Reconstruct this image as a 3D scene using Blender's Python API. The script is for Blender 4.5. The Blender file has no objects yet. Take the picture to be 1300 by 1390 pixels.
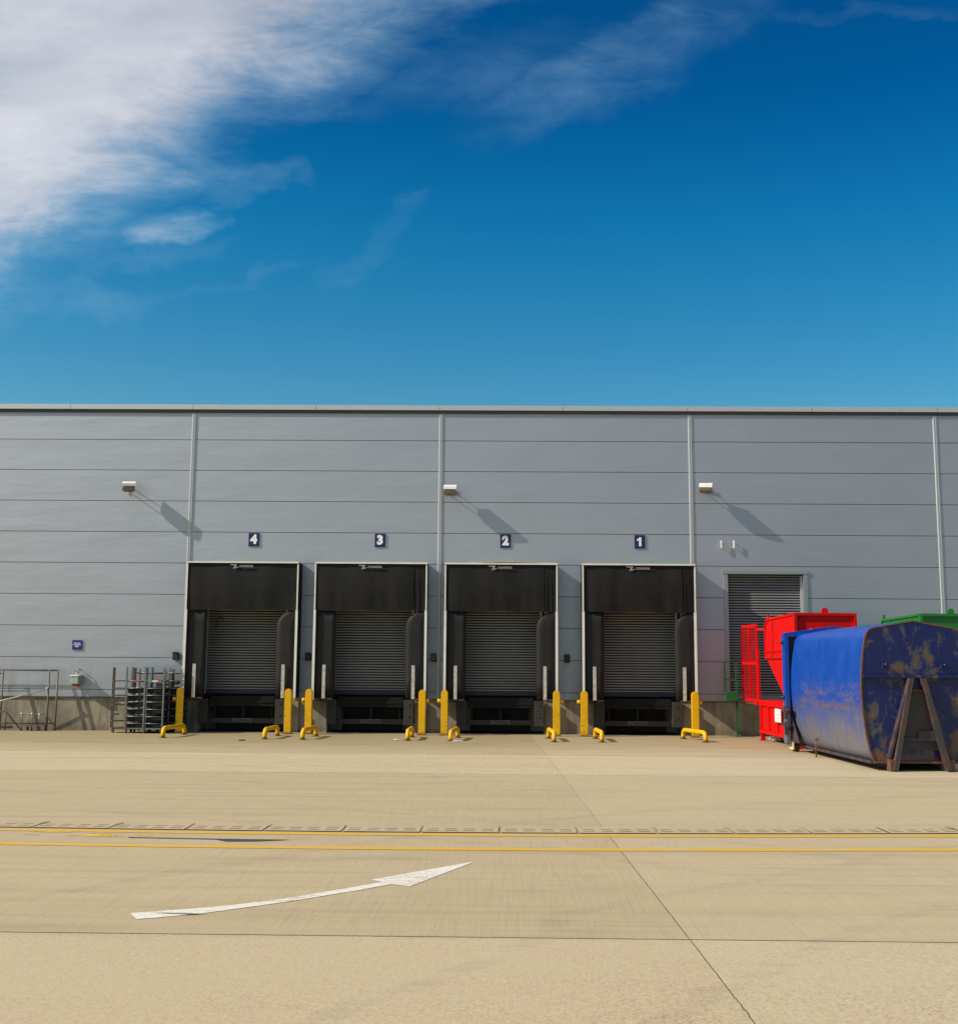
import bpy, bmesh, math, random
from mathutils import Vector, Matrix
random.seed(7)
S = bpy.context.scene
COL = S.collection
R = math.radians

# ------------------------------------------------------------------ node helpers
def new_mat(name):
    m = bpy.data.materials.new(name); m.use_nodes = True
    nt = m.node_tree
    b = nt.nodes['Principled BSDF']
    return m, nt, b

class NT:
    def __init__(s, nt): s.nt = nt
    def n(s, t, **kw):
        nd = s.nt.nodes.new(t)
        for k, v in kw.items(): setattr(nd, k, v)
        return nd
    def l(s, a, b): s.nt.links.new(a, b)
    def math(s, op, a, b=None, c=None, clamp=False):
        nd = s.n('ShaderNodeMath', operation=op, use_clamp=clamp)
        for i, v in enumerate((a, b, c)):
            if v is None: continue
            if isinstance(v, (int, float)): nd.inputs[i].default_value = v
            else: s.l(v, nd.inputs[i])
        return nd.outputs[0]
    def obj(s): return s.n('ShaderNodeTexCoord').outputs['Object']
    def geo(s): return s.n('ShaderNodeNewGeometry').outputs['Position']
    def sep(s, v):
        nd = s.n('ShaderNodeSeparateXYZ'); s.l(v, nd.inputs[0]); return nd.outputs
    def scale(s, v, sc, rot=(0, 0, 0), loc=(0, 0, 0)):
        nd = s.n('ShaderNodeMapping'); s.l(v, nd.inputs['Vector'])
        nd.inputs['Scale'].default_value = sc; nd.inputs['Rotation'].default_value = rot
        nd.inputs['Location'].default_value = loc
        return nd.outputs[0]
    def noise(s, v, sc=1, det=4, rough=.55, dist=0):
        nd = s.n('ShaderNodeTexNoise'); s.l(v, nd.inputs['Vector'])
        nd.inputs['Scale'].default_value = sc; nd.inputs['Detail'].default_value = det
        nd.inputs['Roughness'].default_value = rough; nd.inputs['Distortion'].default_value = dist
        return nd.outputs['Fac']
    def ramp(s, f, a, b, lo=0., hi=1., smooth=True):
        nd = s.n('ShaderNodeMapRange'); s.l(f, nd.inputs['Value'])
        nd.interpolation_type = 'SMOOTHSTEP' if smooth else 'LINEAR'
        nd.inputs['From Min'].default_value = a; nd.inputs['From Max'].default_value = b
        nd.inputs['To Min'].default_value = lo; nd.inputs['To Max'].default_value = hi
        return nd.outputs['Result']
    def mix(s, f, a, b, mode='MIX'):
        nd = s.n('ShaderNodeMix', data_type='RGBA', blend_type=mode)
        for sock, v in ((nd.inputs[0], f), (nd.inputs[6], a), (nd.inputs[7], b)):
            if isinstance(v, (int, float)): sock.default_value = v
            elif isinstance(v, tuple): sock.default_value = (*v, 1) if len(v) == 3 else v
            else: s.l(v, sock)
        return nd.outputs[2]
    def bump(s, h, strength=.3, dist=.01, normal=None):
        nd = s.n('ShaderNodeBump'); s.l(h, nd.inputs['Height'])
        nd.inputs['Strength'].default_value = strength; nd.inputs['Distance'].default_value = dist
        if normal: s.l(normal, nd.inputs['Normal'])
        return nd.outputs[0]

def set_in(b, **kw):
    names = dict(rough='Roughness', metal='Metallic', spec='Specular IOR Level', coat='Coat Weight')
    for k, v in kw.items():
        i = b.inputs[names[k]]
        if isinstance(v, (int, float)): i.default_value = v

def painted(name, col, rough=.45, metal=0., dirt=.35, dirtcol=(.16, .13, .09), sc=3., chips=None, spec=.5, streak=True, bump=.0):
    """paint with uneven dirt, vertical runs and optional rust chips"""
    m, nt, b = new_mat(name); t = NT(nt)
    p = t.geo()
    n1 = t.noise(p, sc, 6, .65)
    n2 = t.noise(t.scale(p, (9, 9, .9)), 1.5, 4, .6) if streak else t.noise(p, sc * 4, 4, .6)
    f = t.math('MULTIPLY', t.ramp(n1, .42, .72), dirt)
    f2 = t.math('MULTIPLY', t.ramp(n2, .5, .78), dirt * .7)
    ff = t.math('MAXIMUM', f, f2)
    c = t.mix(ff, col, dirtcol)
    if chips:
        n3 = t.noise(p, chips[0], 6, .7)
        c = t.mix(t.ramp(n3, chips[1], chips[1] + .03), c, (.13, .05, .02))
    t.l(c, b.inputs['Base Color'])
    t.l(t.math('ADD', t.math('MULTIPLY', ff, .3), rough), b.inputs['Roughness'])
    b.inputs['Metallic'].default_value = metal
    b.inputs['Specular IOR Level'].default_value = spec
    if bump: t.l(t.bump(n1, bump, .02), b.inputs['Normal'])
    return m

M = {}
# silver cladding
def mat_cladding():
    m, nt, b = new_mat('cladding'); t = NT(nt); p = t.geo()
    big = t.noise(t.scale(p, (.35, 1, .9)), 1, 3, .5)
    st = t.noise(t.scale(p, (5, 1, .35)), 1, 5, .6)
    fine = t.noise(p, 9, 5, .65)
    c = t.mix(big, (.38, .405, .455), (.425, .45, .495))
    c = t.mix(t.math('MULTIPLY', t.ramp(st, .5, .8), .16), c, (.36, .36, .36))
    c = t.mix(t.math('MULTIPLY', t.ramp(fine, .4, .7), .10), c, (.40, .40, .40))
    z = t.sep(p)[2]
    fr = t.math('FRACT', t.math('SUBTRACT', z, .271))
    run = t.noise(t.scale(p, (16, 1, .5)), 1, 4, .6)
    c = t.mix(t.math('MULTIPLY', t.math('MULTIPLY', t.ramp(fr, .35, .98), t.ramp(run, .55, .75)), .10), c, (.30, .29, .27))
    # splash dirt on the lowest panels
    low = t.math('MULTIPLY', t.ramp(z, 1.0, 2.6, 1, 0), t.ramp(st, .35, .7))
    c = t.mix(t.math('MULTIPLY', low, .45), c, (.30, .28, .24))
    t.l(c, b.inputs['Base Color'])
    b.inputs['Metallic'].default_value = .82
    t.l(t.ramp(fine, .3, .7, .52, .56), b.inputs['Roughness'])
    oil = t.noise(t.scale(p, (.55, 1, 2.2)), 1, 3, .5)
    t.l(t.bump(oil, .35, .05), b.inputs['Normal'])
    return m
M['clad'] = mat_cladding()
M['trim'] = painted('silver_trim', (.55, .56, .57), .4, .5, .25, (.3, .29, .27))
M['frame'] = painted('door_frame_metal', (.33, .345, .37), .45, .6, .2, (.25, .25, .25))
M['seam'] = painted('cover_strip_metal', (.50, .51, .53), .45, .5, .2, (.33, .32, .3))
M['gap'] = painted('gap_dark', (.05, .052, .056), .8, 0, .2)
def mat_concrete(name, base, dark, stain=.6):
    m, nt, b = new_mat(name); t = NT(nt); p = t.geo()
    n1 = t.noise(p, 1.3, 6, .65); n2 = t.noise(t.scale(p, (4, 4, .5)), 1, 5, .65); n3 = t.noise(p, 22, 4, .6)
    c = t.mix(t.ramp(n1, .35, .7), base, dark)
    c = t.mix(t.math('MULTIPLY', t.ramp(n2, .45, .75), stain), c, tuple(v * .45 for v in dark))
    c = t.mix(t.math('MULTIPLY', n3, .25), c, (.42, .37, .27))
    z = t.sep(p)[2]
    c = t.mix(t.math('MULTIPLY', t.ramp(z, 0, .35, .55, 0), t.ramp(n1, .3, .6)), c, (.13, .10, .06))
    t.l(c, b.inputs['Base Color']); b.inputs['Roughness'].default_value = .9
    t.l(t.bump(n3, .35, .01), b.inputs['Normal'])
    return m
M['plinth'] = mat_concrete('plinth_concrete', (.30, .26, .185), (.17, .145, .10), .8)
M['pit'] = painted('pit_dark', (.012, .012, .012), .9, 0, .3, (.01, .01, .01))
M['rubber'] = painted('curtain_fabric', (.007, .007, .0072), .66, 0, .8, (.019, .017, .014), 2.2, spec=.25, bump=.25)
M['rubber2'] = painted('pad_fabric', (.010, .0098, .0096), .62, 0, .7, (.022, .020, .017), 2.5, spec=.3, bump=.2)
M['alu'] = painted('white_aluminium', (.72, .71, .66), .4, 0, .25, (.35, .30, .2))
M['cream'] = painted('shelter_roof_sheet', (.45, .40, .27), .6, 0, .5, (.2, .17, .06))
M['marker'] = painted('marker_white', (.50, .48, .44), .5, 0, .8, (.22, .17, .11), 9)
M['bumper'] = painted('bumper_steel', (.026, .024, .021), .7, 0, .6, (.06, .05, .035), 5)
M['leveller'] = painted('leveller_steel', (.009, .009, .009), .7, .0, .4, (.02, .017, .013), spec=.2)
M['bluesill'] = painted('sill_blue', (.014, .018, .04), .5, 0, .5, (.02, .02, .02))
M['dimtext'] = painted('faded_lettering', (.10, .10, .095), .6, 0, .5)
M['shutter'] = painted('shutter_lath', (.30, .298, .29), .5, .2, .25, (.14, .13, .11), .8)
M['shutter_grey'] = painted('shutter_lath_grey', (.30, .31, .33), .45, .3, .2, (.16, .16, .16), .8)
M['yellow'] = painted('yellow_paint', (.74, .42, .002), .42, 0, .28, (.35, .19, .02), 7, chips=(16, .70), spec=.3)
def mat_guard():
    m, nt, b = new_mat('guard_paint'); t = NT(nt); p = t.geo(); z = t.sep(p)[2]
    n1 = t.noise(p, 6, 6, .7); n2 = t.noise(t.scale(p, (7, 7, 22)), 1, 5, .7); n3 = t.noise(p, 22, 4, .65)
    c = t.mix(t.math('MULTIPLY', t.ramp(n1, .4, .75), .35), (.74, .42, .002), (.52, .27, .006))
    f = t.math('MULTIPLY', t.ramp(n2, .56, .66), t.ramp(z, 1.15, .25))
    c = t.mix(t.math('MULTIPLY', f, .65), c, (.06, .045, .02))
    c = t.mix(t.math('MULTIPLY', t.ramp(n3, .66, .70), .7), c, (.20, .08, .02))
    c = t.mix(t.math('MULTIPLY', t.ramp(z, .12, .0), t.ramp(n1, .3, .5, .5, 1)), c, (.17, .075, .025))
    t.l(c, b.inputs['Base Color']); b.inputs['Roughness'].default_value = .42; b.inputs['Specular IOR Level'].default_value = .3
    t.l(t.bump(n1, .2, .02), b.inputs['Normal'])
    return m
M['yellow'] = mat_guard()
M['navy'] = painted('navy_plate', (.006, .008, .085), .4, 0, .1)
M['white'] = painted('white_print', (.78, .78, .78), .5, 0, .08)
M['lampwhite'] = painted('lamp_white', (.85, .84, .80), .4, 0, .15)
M['lampgrey'] = painted('lamp_body', (.22, .20, .15), .45, .3, .4)
M['lampface'] = painted('lamp_glass', (.16, .15, .11), .12, .0, .2)
M['black'] = painted('black_box', (.008, .0085, .011), .5, 0, .3)
M['hazard'] = painted('hazard_yellow', (.35, .25, .02), .5, 0, .4)
M['red'] = painted('red_paint', (.62, .001, .001), .5, 0, .55, (.20, .010, .007), 2.4, chips=(9, .70), spec=.2)
M['green'] = painted('green_paint', (.006, .16, .02), .4, 0, .25, (.02, .05, .015), 3, chips=(9, .74))
M['galv'] = painted('galvanised', (.20, .21, .22), .4, .5, .5, (.10, .08, .06), 6)
M['rail'] = painted('weathered_rail', (.14, .115, .09), .6, .2, .6, (.16, .08, .04), 8)
M['railw'] = painted('pale_pole', (.55, .52, .46), .5, 0, .3)
M['wheel'] = painted('caster_rubber', (.05, .045, .04), .7, 0, .4)
M['rust'] = painted('rusty_steel', (.16, .075, .035), .8, .1, .7, (.07, .035, .02), 6)
M['paper'] = painted('white_paper', (.75, .75, .72), .6, 0, .1)
M['card'] = painted('cream_card', (.70, .60, .36), .7, 0, .2)
M['pinkred'] = painted('red_tag', (.55, .06, .04), .5, 0, .2)
M['greentag'] = painted('green_tag', (.02, .30, .12), .5, 0, .2)
M['palegreen'] = painted('pale_green_case', (.30, .45, .36), .4, 0, .3)
M['sliver'] = painted('sliver_grey', (.16, .145, .12), .8, 0, .8, (.40, .36, .28), 9)
M['shadow'] = painted('shadow', (.03, .03, .032), .7, 0, .2)

def mat_container(name, front):
    m, nt, b = new_mat(name); t = NT(nt); o = t.obj(); s = t.sep(o)
    blue = (.0, .055, .35) if not front else (.002, .006, .085)  # shade of the front is put into its darker blue and primer
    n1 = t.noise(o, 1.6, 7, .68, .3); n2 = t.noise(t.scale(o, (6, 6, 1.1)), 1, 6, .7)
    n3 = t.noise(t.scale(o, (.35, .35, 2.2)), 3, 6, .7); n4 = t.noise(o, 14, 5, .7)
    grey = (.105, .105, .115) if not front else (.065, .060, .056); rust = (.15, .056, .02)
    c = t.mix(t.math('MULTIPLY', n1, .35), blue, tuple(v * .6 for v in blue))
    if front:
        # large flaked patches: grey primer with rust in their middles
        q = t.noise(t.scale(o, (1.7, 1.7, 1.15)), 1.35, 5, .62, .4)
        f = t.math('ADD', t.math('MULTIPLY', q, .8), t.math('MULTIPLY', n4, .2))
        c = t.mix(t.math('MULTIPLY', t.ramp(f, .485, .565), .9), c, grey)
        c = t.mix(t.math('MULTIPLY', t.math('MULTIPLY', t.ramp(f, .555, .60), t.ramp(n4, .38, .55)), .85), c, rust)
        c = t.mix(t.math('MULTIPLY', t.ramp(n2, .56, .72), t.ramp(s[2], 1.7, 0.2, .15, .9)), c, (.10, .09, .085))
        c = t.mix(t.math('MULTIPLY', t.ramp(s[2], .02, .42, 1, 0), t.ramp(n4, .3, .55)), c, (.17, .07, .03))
    else:
        zz = t.math('ADD', s[2], t.math('MULTIPLY', t.math('SUBTRACT', n1, .5), 1.1))
        c = t.mix(t.math('MULTIPLY', t.ramp(zz, 1.55, .55), t.ramp(n2, .2, .62, .45, 1)), c, (.125, .12, .125))
        band = t.math('MULTIPLY', t.ramp(s[2], .95, 1.25), t.ramp(s[2], 1.95, 1.35))
        yb = t.ramp(s[1], 5.9, 4.6)
        bb = t.math('MULTIPLY', band, yb)
        f = t.math('MULTIPLY', t.math('MULTIPLY', bb, t.ramp(n3, .40, .58)), t.ramp(n4, .42, .56))
        c = t.mix(t.math('MULTIPLY', f, .8), c, (.16, .105, .065))
        f = t.math('MULTIPLY', t.math('MULTIPLY', bb, t.ramp(n3, .56, .68)), t.ramp(n4, .36, .5))
        seamz = t.ramp(t.math('ABSOLUTE', t.math('SUBTRACT', s[2], t.math('ADD', 1.22, t.math('MULTIPLY', n1, .10)))), .05, .01)
        f = t.math('MAXIMUM', f, t.math('MULTIPLY', t.math('MULTIPLY', seamz, yb), t.ramp(n2, .35, .6, .1, .55)))
        c = t.mix(t.math('MULTIPLY', f, .65), c, rust)
        scr = t.ramp(t.noise(t.scale(o, (3, .5, 14)), 2, 6, .7), .70, .74)
        c = t.mix(t.math('MULTIPLY', scr, .6), c, (.35, .38, .42))
        c = t.mix(t.math('MULTIPLY', t.ramp(n2, .62, .75), .35), c, (.14, .085, .05))
    t.l(c, b.inputs['Base Color'])
    t.l(t.ramp(n1, .3, .7, .30, .52), b.inputs['Roughness'])
    t.l(t.bump(t.noise(t.scale(o, (1, .9, 1)), 1.4, 3, .5), .5, .05), b.inputs['Normal'])
    return m
M['blue_side'] = mat_container('container_side_blue', False)
M['blue_front_shaded'] = mat_container('container_front_blue_shaded', True)
M['edge'] = painted('worn_edge', (.11, .045, .03), .65, .1, .7, (.22, .08, .03), 8)
M['worn'] = painted('worn_frame', (.03, .032, .055), .55, .1, .9, (.13, .05, .02), 4)
M['wornrust'] = painted('worn_rust_frame', (.028, .026, .04), .6, .1, 1.0, (.15, .056, .02), 2.6)
M['wornpanel'] = painted('worn_panel', (.035, .035, .042), .6, .1, .9, (.10, .045, .02), 2.5)

def ground_colour(t, p):
    """pale yard concrete: slab pours, broom marks, tyre arcs, stains"""
    s = t.sep(p); x, y = s[0], s[1]
    n_big = t.noise(t.scale(p, (.10, .22, 1)), 1, 5, .6, .4)
    n_mid = t.noise(t.scale(p, (.5, 1.1, 1)), 1, 6, .65)
    n_fin = t.noise(p, 26, 5, .7)
    tyre = t.noise(t.scale(p, (.16, 2.6, 1), (0, 0, R(5))), 1, 5, .65, .6)
    tyre2 = t.noise(t.scale(p, (.22, 3.2, 1), (0, 0, R(-24))), 1, 4, .6, .9)
    broom = t.noise(t.scale(p, (34, .9, 1), (0, 0, R(-14))), 1, 3, .6)
    c = t.mix(n_big, (.40, .338, .226), (.49, .42, .29))
    # separate pours
    def band(a, b, w=.06): return t.math('MULTIPLY', t.ramp(y, a - w, a + w), t.ramp(y, b + w, b - w))
    c = t.mix(t.math('MULTIPLY', band(-14.75, -9.35, .15), .75), c, (.55, .48, .35))
    wob = t.math('MULTIPLY', t.math('SUBTRACT', n_mid, .5), 2.4)
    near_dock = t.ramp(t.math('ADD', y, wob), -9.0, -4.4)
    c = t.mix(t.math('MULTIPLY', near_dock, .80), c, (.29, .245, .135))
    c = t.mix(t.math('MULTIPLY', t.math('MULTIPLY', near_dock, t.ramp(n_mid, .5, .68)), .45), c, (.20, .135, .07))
    c = t.mix(t.math('MULTIPLY', t.ramp(tyre, .48, .72), .42), c, (.31, .25, .165))
    c = t.mix(t.math('MULTIPLY', t.ramp(tyre2, .54, .74), .38), c, (.28, .23, .155))
    c = t.mix(t.math('MULTIPLY', t.ramp(tyre, .47, .25), .25), c, (.58, .51, .385))
    c = t.mix(t.math('MULTIPLY', t.ramp(broom, .38, .72), .34), c, (.32, .265, .18))
    c = t.mix(t.math('MULTIPLY', t.ramp(n_fin, .48, .68), .28), c, (.30, .25, .17))
    c = t.mix(t.math('MULTIPLY', t.ramp(n_mid, .52, .74), .36), c, (.31, .255, .17))
    # small dark spots
    vo = t.n('ShaderNodeTexVoronoi'); t.l(p, vo.inputs['Vector']); vo.inputs['Scale'].default_value = .9
    vo.feature = 'F1'
    sp = t.ramp(t.math('ADD', vo.outputs['Distance'], t.math('MULTIPLY', n_fin, .03)), .045, .032)
    sx = t.n('ShaderNodeSeparateColor'); t.l(vo.outputs['Color'], sx.inputs[0])
    c = t.mix(t.math('MULTIPLY', t.math('MULTIPLY', sp, t.ramp(sx.outputs[0], .72, .74)), .6), c, (.10, .08, .055))
    # the exposed aggregate apron nearest the camera
    ap = t.ramp(y, -29.57, -29.6)
    vo2 = t.n('ShaderNodeTexVoronoi'); t.l(p, vo2.inputs['Vector']); vo2.inputs['Scale'].default_value = 55
    s2 = t.n('ShaderNodeSeparateColor'); t.l(vo2.outputs['Color'], s2.inputs[0])
    ag = t.mix(s2.outputs[0], (.56, .50, .38), (.33, .25, .14))
    ag = t.mix(t.math('MULTIPLY', t.ramp(s2.outputs[1], .86, .9), .8), ag, (.18, .10, .045))
    ag = t.mix(t.ramp(n_big, .30, .62, .15, .8), ag, (.50, .43, .31))
    c = t.mix(t.math('MULTIPLY', ap, .85), c, ag)
    # wide swinging tyre marks
    for cx, cyy, r, w, k, dark in ((16, -40, 17.0, .16, .34, 1), (16, -40, 18.9, .16, .34, 1), (16, -40, 23.6, .2, .28, 1), (-14, -44, 24.0, .18, .28, 1), (-14, -44, 25.9, .18, .28, 1), (-2, -36, 26.5, .22, .32, 0), (3, -52, 29.0, .2, .22, 1), (3, -52, 26.9, .2, .22, 1)):
        dx = t.math('SUBTRACT', x, cx); dy = t.math('SUBTRACT', y, cyy)
        d = t.math('SQRT', t.math('ADD', t.math('MULTIPLY', dx, dx), t.math('MULTIPLY', dy, dy)))
        d = t.math('ADD', d, t.math('MULTIPLY', t.math('SUBTRACT', n_big, .5), 1.6))
        g_ = t.ramp(t.math('ABSOLUTE', t.math('SUBTRACT', d, r)), w, w * .35)
        g_ = t.math('MULTIPLY', g_, t.ramp(tyre2, .36, .66, .1, 1))
        c = t.mix(t.math('MULTIPLY', g_, k * .6), c, (.20, .165, .115) if dark else (.62, .56, .43))
    # oil drips
    vo3 = t.n('ShaderNodeTexVoronoi'); t.l(p, vo3.inputs['Vector']); vo3.inputs['Scale'].default_value = .33
    s3 = t.n('ShaderNodeSeparateColor'); t.l(vo3.outputs['Color'], s3.inputs[0])
    st = t.ramp(t.math('ADD', vo3.outputs['Distance'], t.math('MULTIPLY', t.math('SUBTRACT', n_mid, .5), .22)), .13, .02)
    c = t.mix(t.math('MULTIPLY', t.math('MULTIPLY', st, t.ramp(s3.outputs[1], .62, .68)), .45), c, (.17, .135, .09))
    xs_ = t.math('ADD', x, t.math('MULTIPLY', t.math('ADD', y, 30.2), .0185))
    c = t.mix(t.math('MULTIPLY', t.ramp(xs_, 1.49, 1.51), .12), c, (.62, .56, .43))
    grit = t.noise(p, 60, 3, .7)
    c = t.mix(t.math('MULTIPLY', t.ramp(grit, .56, .70), .30), c, (.22, .18, .12))
    c = t.mix(t.math('MULTIPLY', t.ramp(grit, .44, .32), .25), c, (.66, .60, .48))
    c = t.mix(1.0, c, (.93, .87, .79), 'MULTIPLY')
    return c, n_fin, broom, x, y, n_mid
def mat_ground():
    m, nt, b = new_mat('yard_concrete'); t = NT(nt); p = t.geo()
    c, nf, broom, x, y, nm = ground_colour(t, p)
    wig = t.math('MULTIPLY', t.math('SUBTRACT', t.noise(p, 5, 5, .6), .5), .03)
    yb = t.math('ADD', y, wig); xb = t.math('ADD', x, wig)
    def line(v, at, w):
        return t.ramp(t.math('ABSOLUTE', t.math('SUBTRACT', v, at)), w * 1.25, w * .75)
    L = line(yb, -29.58, .013)
    for at, w, k in ((-9.35, .02, .55), (-14.75, .022, .7)):
        L = t.math('MAXIMUM', L, t.math('MULTIPLY', line(yb, at, w), k))
    xl = t.math('ADD', xb, t.math('MULTIPLY', t.math('ADD', y, 30.2), .0185))
    thin = t.math('MULTIPLY', t.ramp(t.math('ABSOLUTE', t.math('SUBTRACT', xl, 1.50)),   .006, .0025), t.ramp(y, -22, -24.5, .55, 1))
    L = t.math('MAXIMUM', L, t.math('MULTIPLY', thin, t.ramp(y, -5.4, -5.6)))
    for off in (-15.5, 18.5):
        L = t.math('MAXIMUM', L, t.math('MULTIPLY', t.ramp(t.math('ABSOLUTE', t.math('SUBTRACT', xl, off)), .012, .007), .8))
    # arrises crumble either side of the joints
    halo = t.math('MULTIPLY', t.ramp(t.math('ABSOLUTE', t.math('SUBTRACT', yb, -29.58)), .16, .0), t.ramp(nm, .35, .7))
    c = t.mix(t.math('MULTIPLY', halo, .35), c, (.30, .24, .15))
    c = t.mix(t.math('MULTIPLY', L, t.ramp(nf, .2, .5, .6, 1)), c, (.055, .04, .028))
    t.l(c, b.inputs['Base Color']); b.inputs['Roughness'].default_value = .88
    b.inputs['Specular IOR Level'].default_value = .3
    h = t.math('ADD', t.math('MULTIPLY', nf, .5), t.math('MULTIPLY', broom, .5))
    t.l(t.bump(h, .35, .008), b.inputs['Normal'])
    return m
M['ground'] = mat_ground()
def mat_marking(name, col, wear, scratch=True):
    m, nt, b = new_mat(name); t = NT(nt); p = t.geo()
    c0 = (.41, .33, .205)
    n = t.noise(t.scale(p, (3, 14, 1)), 1, 6, .7); n2 = t.noise(p, 30, 4, .7); n3 = t.noise(p, .9, 3, .5)
    f = t.math('ADD', t.math('MULTIPLY', n, .55), t.math('MULTIPLY', n2, .45))
    f = t.math('ADD', f, t.math('MULTIPLY', t.math('SUBTRACT', n3, .5), .35))
    c = t.mix(t.math('MULTIPLY', t.ramp(n2, .4, .7), .22), col, tuple(v * .6 for v in col))
    c = t.mix(t.math('MULTIPLY', t.ramp(f, wear, wear + .06), .8), c, c0)
    t.l(c, b.inputs['Base Color']); b.inputs['Roughness'].default_value = .7
    return m
M['yline'] = mat_marking('yellow_road_paint', (.60, .345, .006), .53)
M['yworn'] = mat_marking('worn_road_paint', (.66, .42, .03), .47)
M['wline'] = mat_marking('white_road_paint', (.68, .65, .58), .52)
M['channel'] = painted('channel_concrete', (.41, .32, .20), .9, 0, .5, (.31, .23, .14), 2, streak=False, bump=.2)

# ------------------------------------------------------------------ mesh helpers
class MB:
    def __init__(s): s.v = []; s.f = []; s.m = []; s.mi = 0; s.sm = []; s.smooth = False
    def add(s, vs, fs):
        k = len(s.v); s.v += [tuple(v) for v in vs]
        for f in fs: s.f.append([k + i for i in f]); s.m.append(s.mi); s.sm.append(s.smooth)
    def box(s, x0, x1, y0, y1, z0, z1):
        s.add([(x0, y0, z0), (x1, y0, z0), (x1, y1, z0), (x0, y1, z0), (x0, y0, z1), (x1, y0, z1), (x1, y1, z1), (x0, y1, z1)],
              [(0, 3, 2, 1), (4, 5, 6, 7), (0, 1, 5, 4), (1, 2, 6, 5), (2, 3, 7, 6), (3, 0, 4, 7)]); return s
    def cbox(s, c, d, rz=0):
        M_ = Matrix.Translation(c) @ Matrix.Rotation(rz, 4, 'Z')
        k = len(s.v); s.box(-d[0] / 2, d[0] / 2, -d[1] / 2, d[1] / 2, -d[2] / 2, d[2] / 2)
        for i in range(k, len(s.v)): s.v[i] = tuple(M_ @ Vector(s.v[i]))
        return s
    def rings(s, rs, cap=True, close=True):
        n = len(rs[0]); vs = [v for r in rs for v in r]; fs = []
        for i in range(len(rs) - 1):
            for j in range(n if close else n - 1):
                a = i * n + j; b = i * n + (j + 1) % n
                fs.append((a, b, b + n, a + n))
        if cap: fs.append(tuple(range(n))[::-1]); fs.append(tuple((len(rs) - 1) * n + j for j in range(n)))
        s.add(vs, fs); return s
    def tube(s, pts, r, n=10, cap=True):
        pts = [Vector(p) for p in pts]; rs = []
        sm = s.smooth; s.smooth = True
        up = None
        for i, p in enumerate(pts):
            if i == 0: t = pts[1] - p
            elif i == len(pts) - 1: t = p - pts[-2]
            else: t = (pts[i + 1] - p).normalized() + (p - pts[i - 1]).normalized()
            t.normalize()
            if up is None: up = Vector((0, 0, 1)) if abs(t.z) < .9 else Vector((1, 0, 0))
            a = t.cross(up).normalized(); b = a.cross(t).normalized(); up = b
            rr = r[i] if isinstance(r, (list, tuple)) else r
            rs.append([p + a * math.cos(q) * rr + b * math.sin(q) * rr for q in [2 * math.pi * k / n for k in range(n)]])
        s.rings(rs, cap); s.smooth = sm; return s
    def bar(s, p, q, w, d=None, up=(0, 0, 1)):
        p, q = Vector(p), Vector(q); d = d or w; t = (q - p).normalized(); u = Vector(up)
        if abs(t.dot(u)) > .98: u = Vector((0, 1, 0))
        a = t.cross(u).normalized() * w / 2; b = a.cross(t).normalized() * d / 2
        s.rings([[p + a + b, p - a + b, p - a - b, p + a - b], [q + a + b, q - a + b, q - a - b, q + a - b]]); return s
    def prism(s, poly, axis, a, b):
        def mk(u, v, w): return {'x': (w, u, v), 'y': (u, w, v), 'z': (u, v, w)}[axis]
        s.rings([[mk(u, v, a) for u, v in poly], [mk(u, v, b) for u, v in poly]]); return s
    def build(s, name, mats, parent=None, loc=None, bevel=0, seg=1):
        me = bpy.data.meshes.new(name); me.from_pydata(s.v, [], s.f); me.update()
        if not isinstance(mats, (list, tuple)): mats = [mats]
        for m in mats: me.materials.append(m)
        for i, p in enumerate(me.polygons): p.material_index = s.m[i]; p.use_smooth = s.sm[i]
        bm = bmesh.new(); bm.from_mesh(me)
        if bevel:
            bmesh.ops.bevel(bm, geom=[e for e in bm.edges], offset=bevel, segments=seg, affect='EDGES', clamp_overlap=True)
        bmesh.ops.recalc_face_normals(bm, faces=bm.faces); bm.to_mesh(me); bm.free()
        o = bpy.data.objects.new(name, me); COL.objects.link(o)
        if parent: o.parent = parent
        if loc: o.location = loc
        return o
def arc(c, r, a0, a1, n):
    return [(c[0] + r * math.cos(a0 + (a1 - a0) * i / n), c[1] + r * math.sin(a0 + (a1 - a0) * i / n)) for i in range(n + 1)]
def tag(o, label, cat, group=None, kind=None):
    o['label'] = label; o['category'] = cat
    if group: o['group'] = group
    if kind: o['kind'] = kind
    return o
def thing(name, label, cat, loc=(0, 0, 0), rz=0, group=None):
    o = bpy.data.objects.new(name, None); COL.objects.link(o); o.location = loc; o.rotation_euler = (0, 0, rz)
    o.empty_display_size = .2
    return tag(o, label, cat, group)
def struct(o): o['kind'] = 'structure'; return o
def copy_tree(o, parent=None):
    c = o.copy(); COL.objects.link(c)
    if parent: c.parent = parent
    for ch in [q for q in COL.objects if q.parent == o]: copy_tree(ch, c)
    return c
def text_mesh(name, txt, size, mat, parent, loc, rot=(R(90), 0, 0), bold=.0, ext=.003, align='CENTER', xs=1.):
    cu = bpy.data.curves.new('t', 'FONT'); cu.body = txt; cu.size = size; cu.align_x = align; cu.align_y = 'CENTER'
    cu.offset = bold; cu.extrude = ext; cu.resolution_u = 6
    to = bpy.data.objects.new('t', cu); COL.objects.link(to)
    bpy.context.view_layer.update()
    me = bpy.data.meshes.new_from_object(to.evaluated_get(bpy.context.evaluated_depsgraph_get()))
    bpy.data.objects.remove(to)
    me.name = name
    if me.materials: me.materials[0] = mat
    else: me.materials.append(mat)
    o = bpy.data.objects.new(name, me); COL.objects.link(o); o.parent = parent; o.location = loc; o.rotation_euler = rot
    o.scale = (xs, 1, 1)
    return o

# ------------------------------------------------------------------ GROUND
g = MB()
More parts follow.
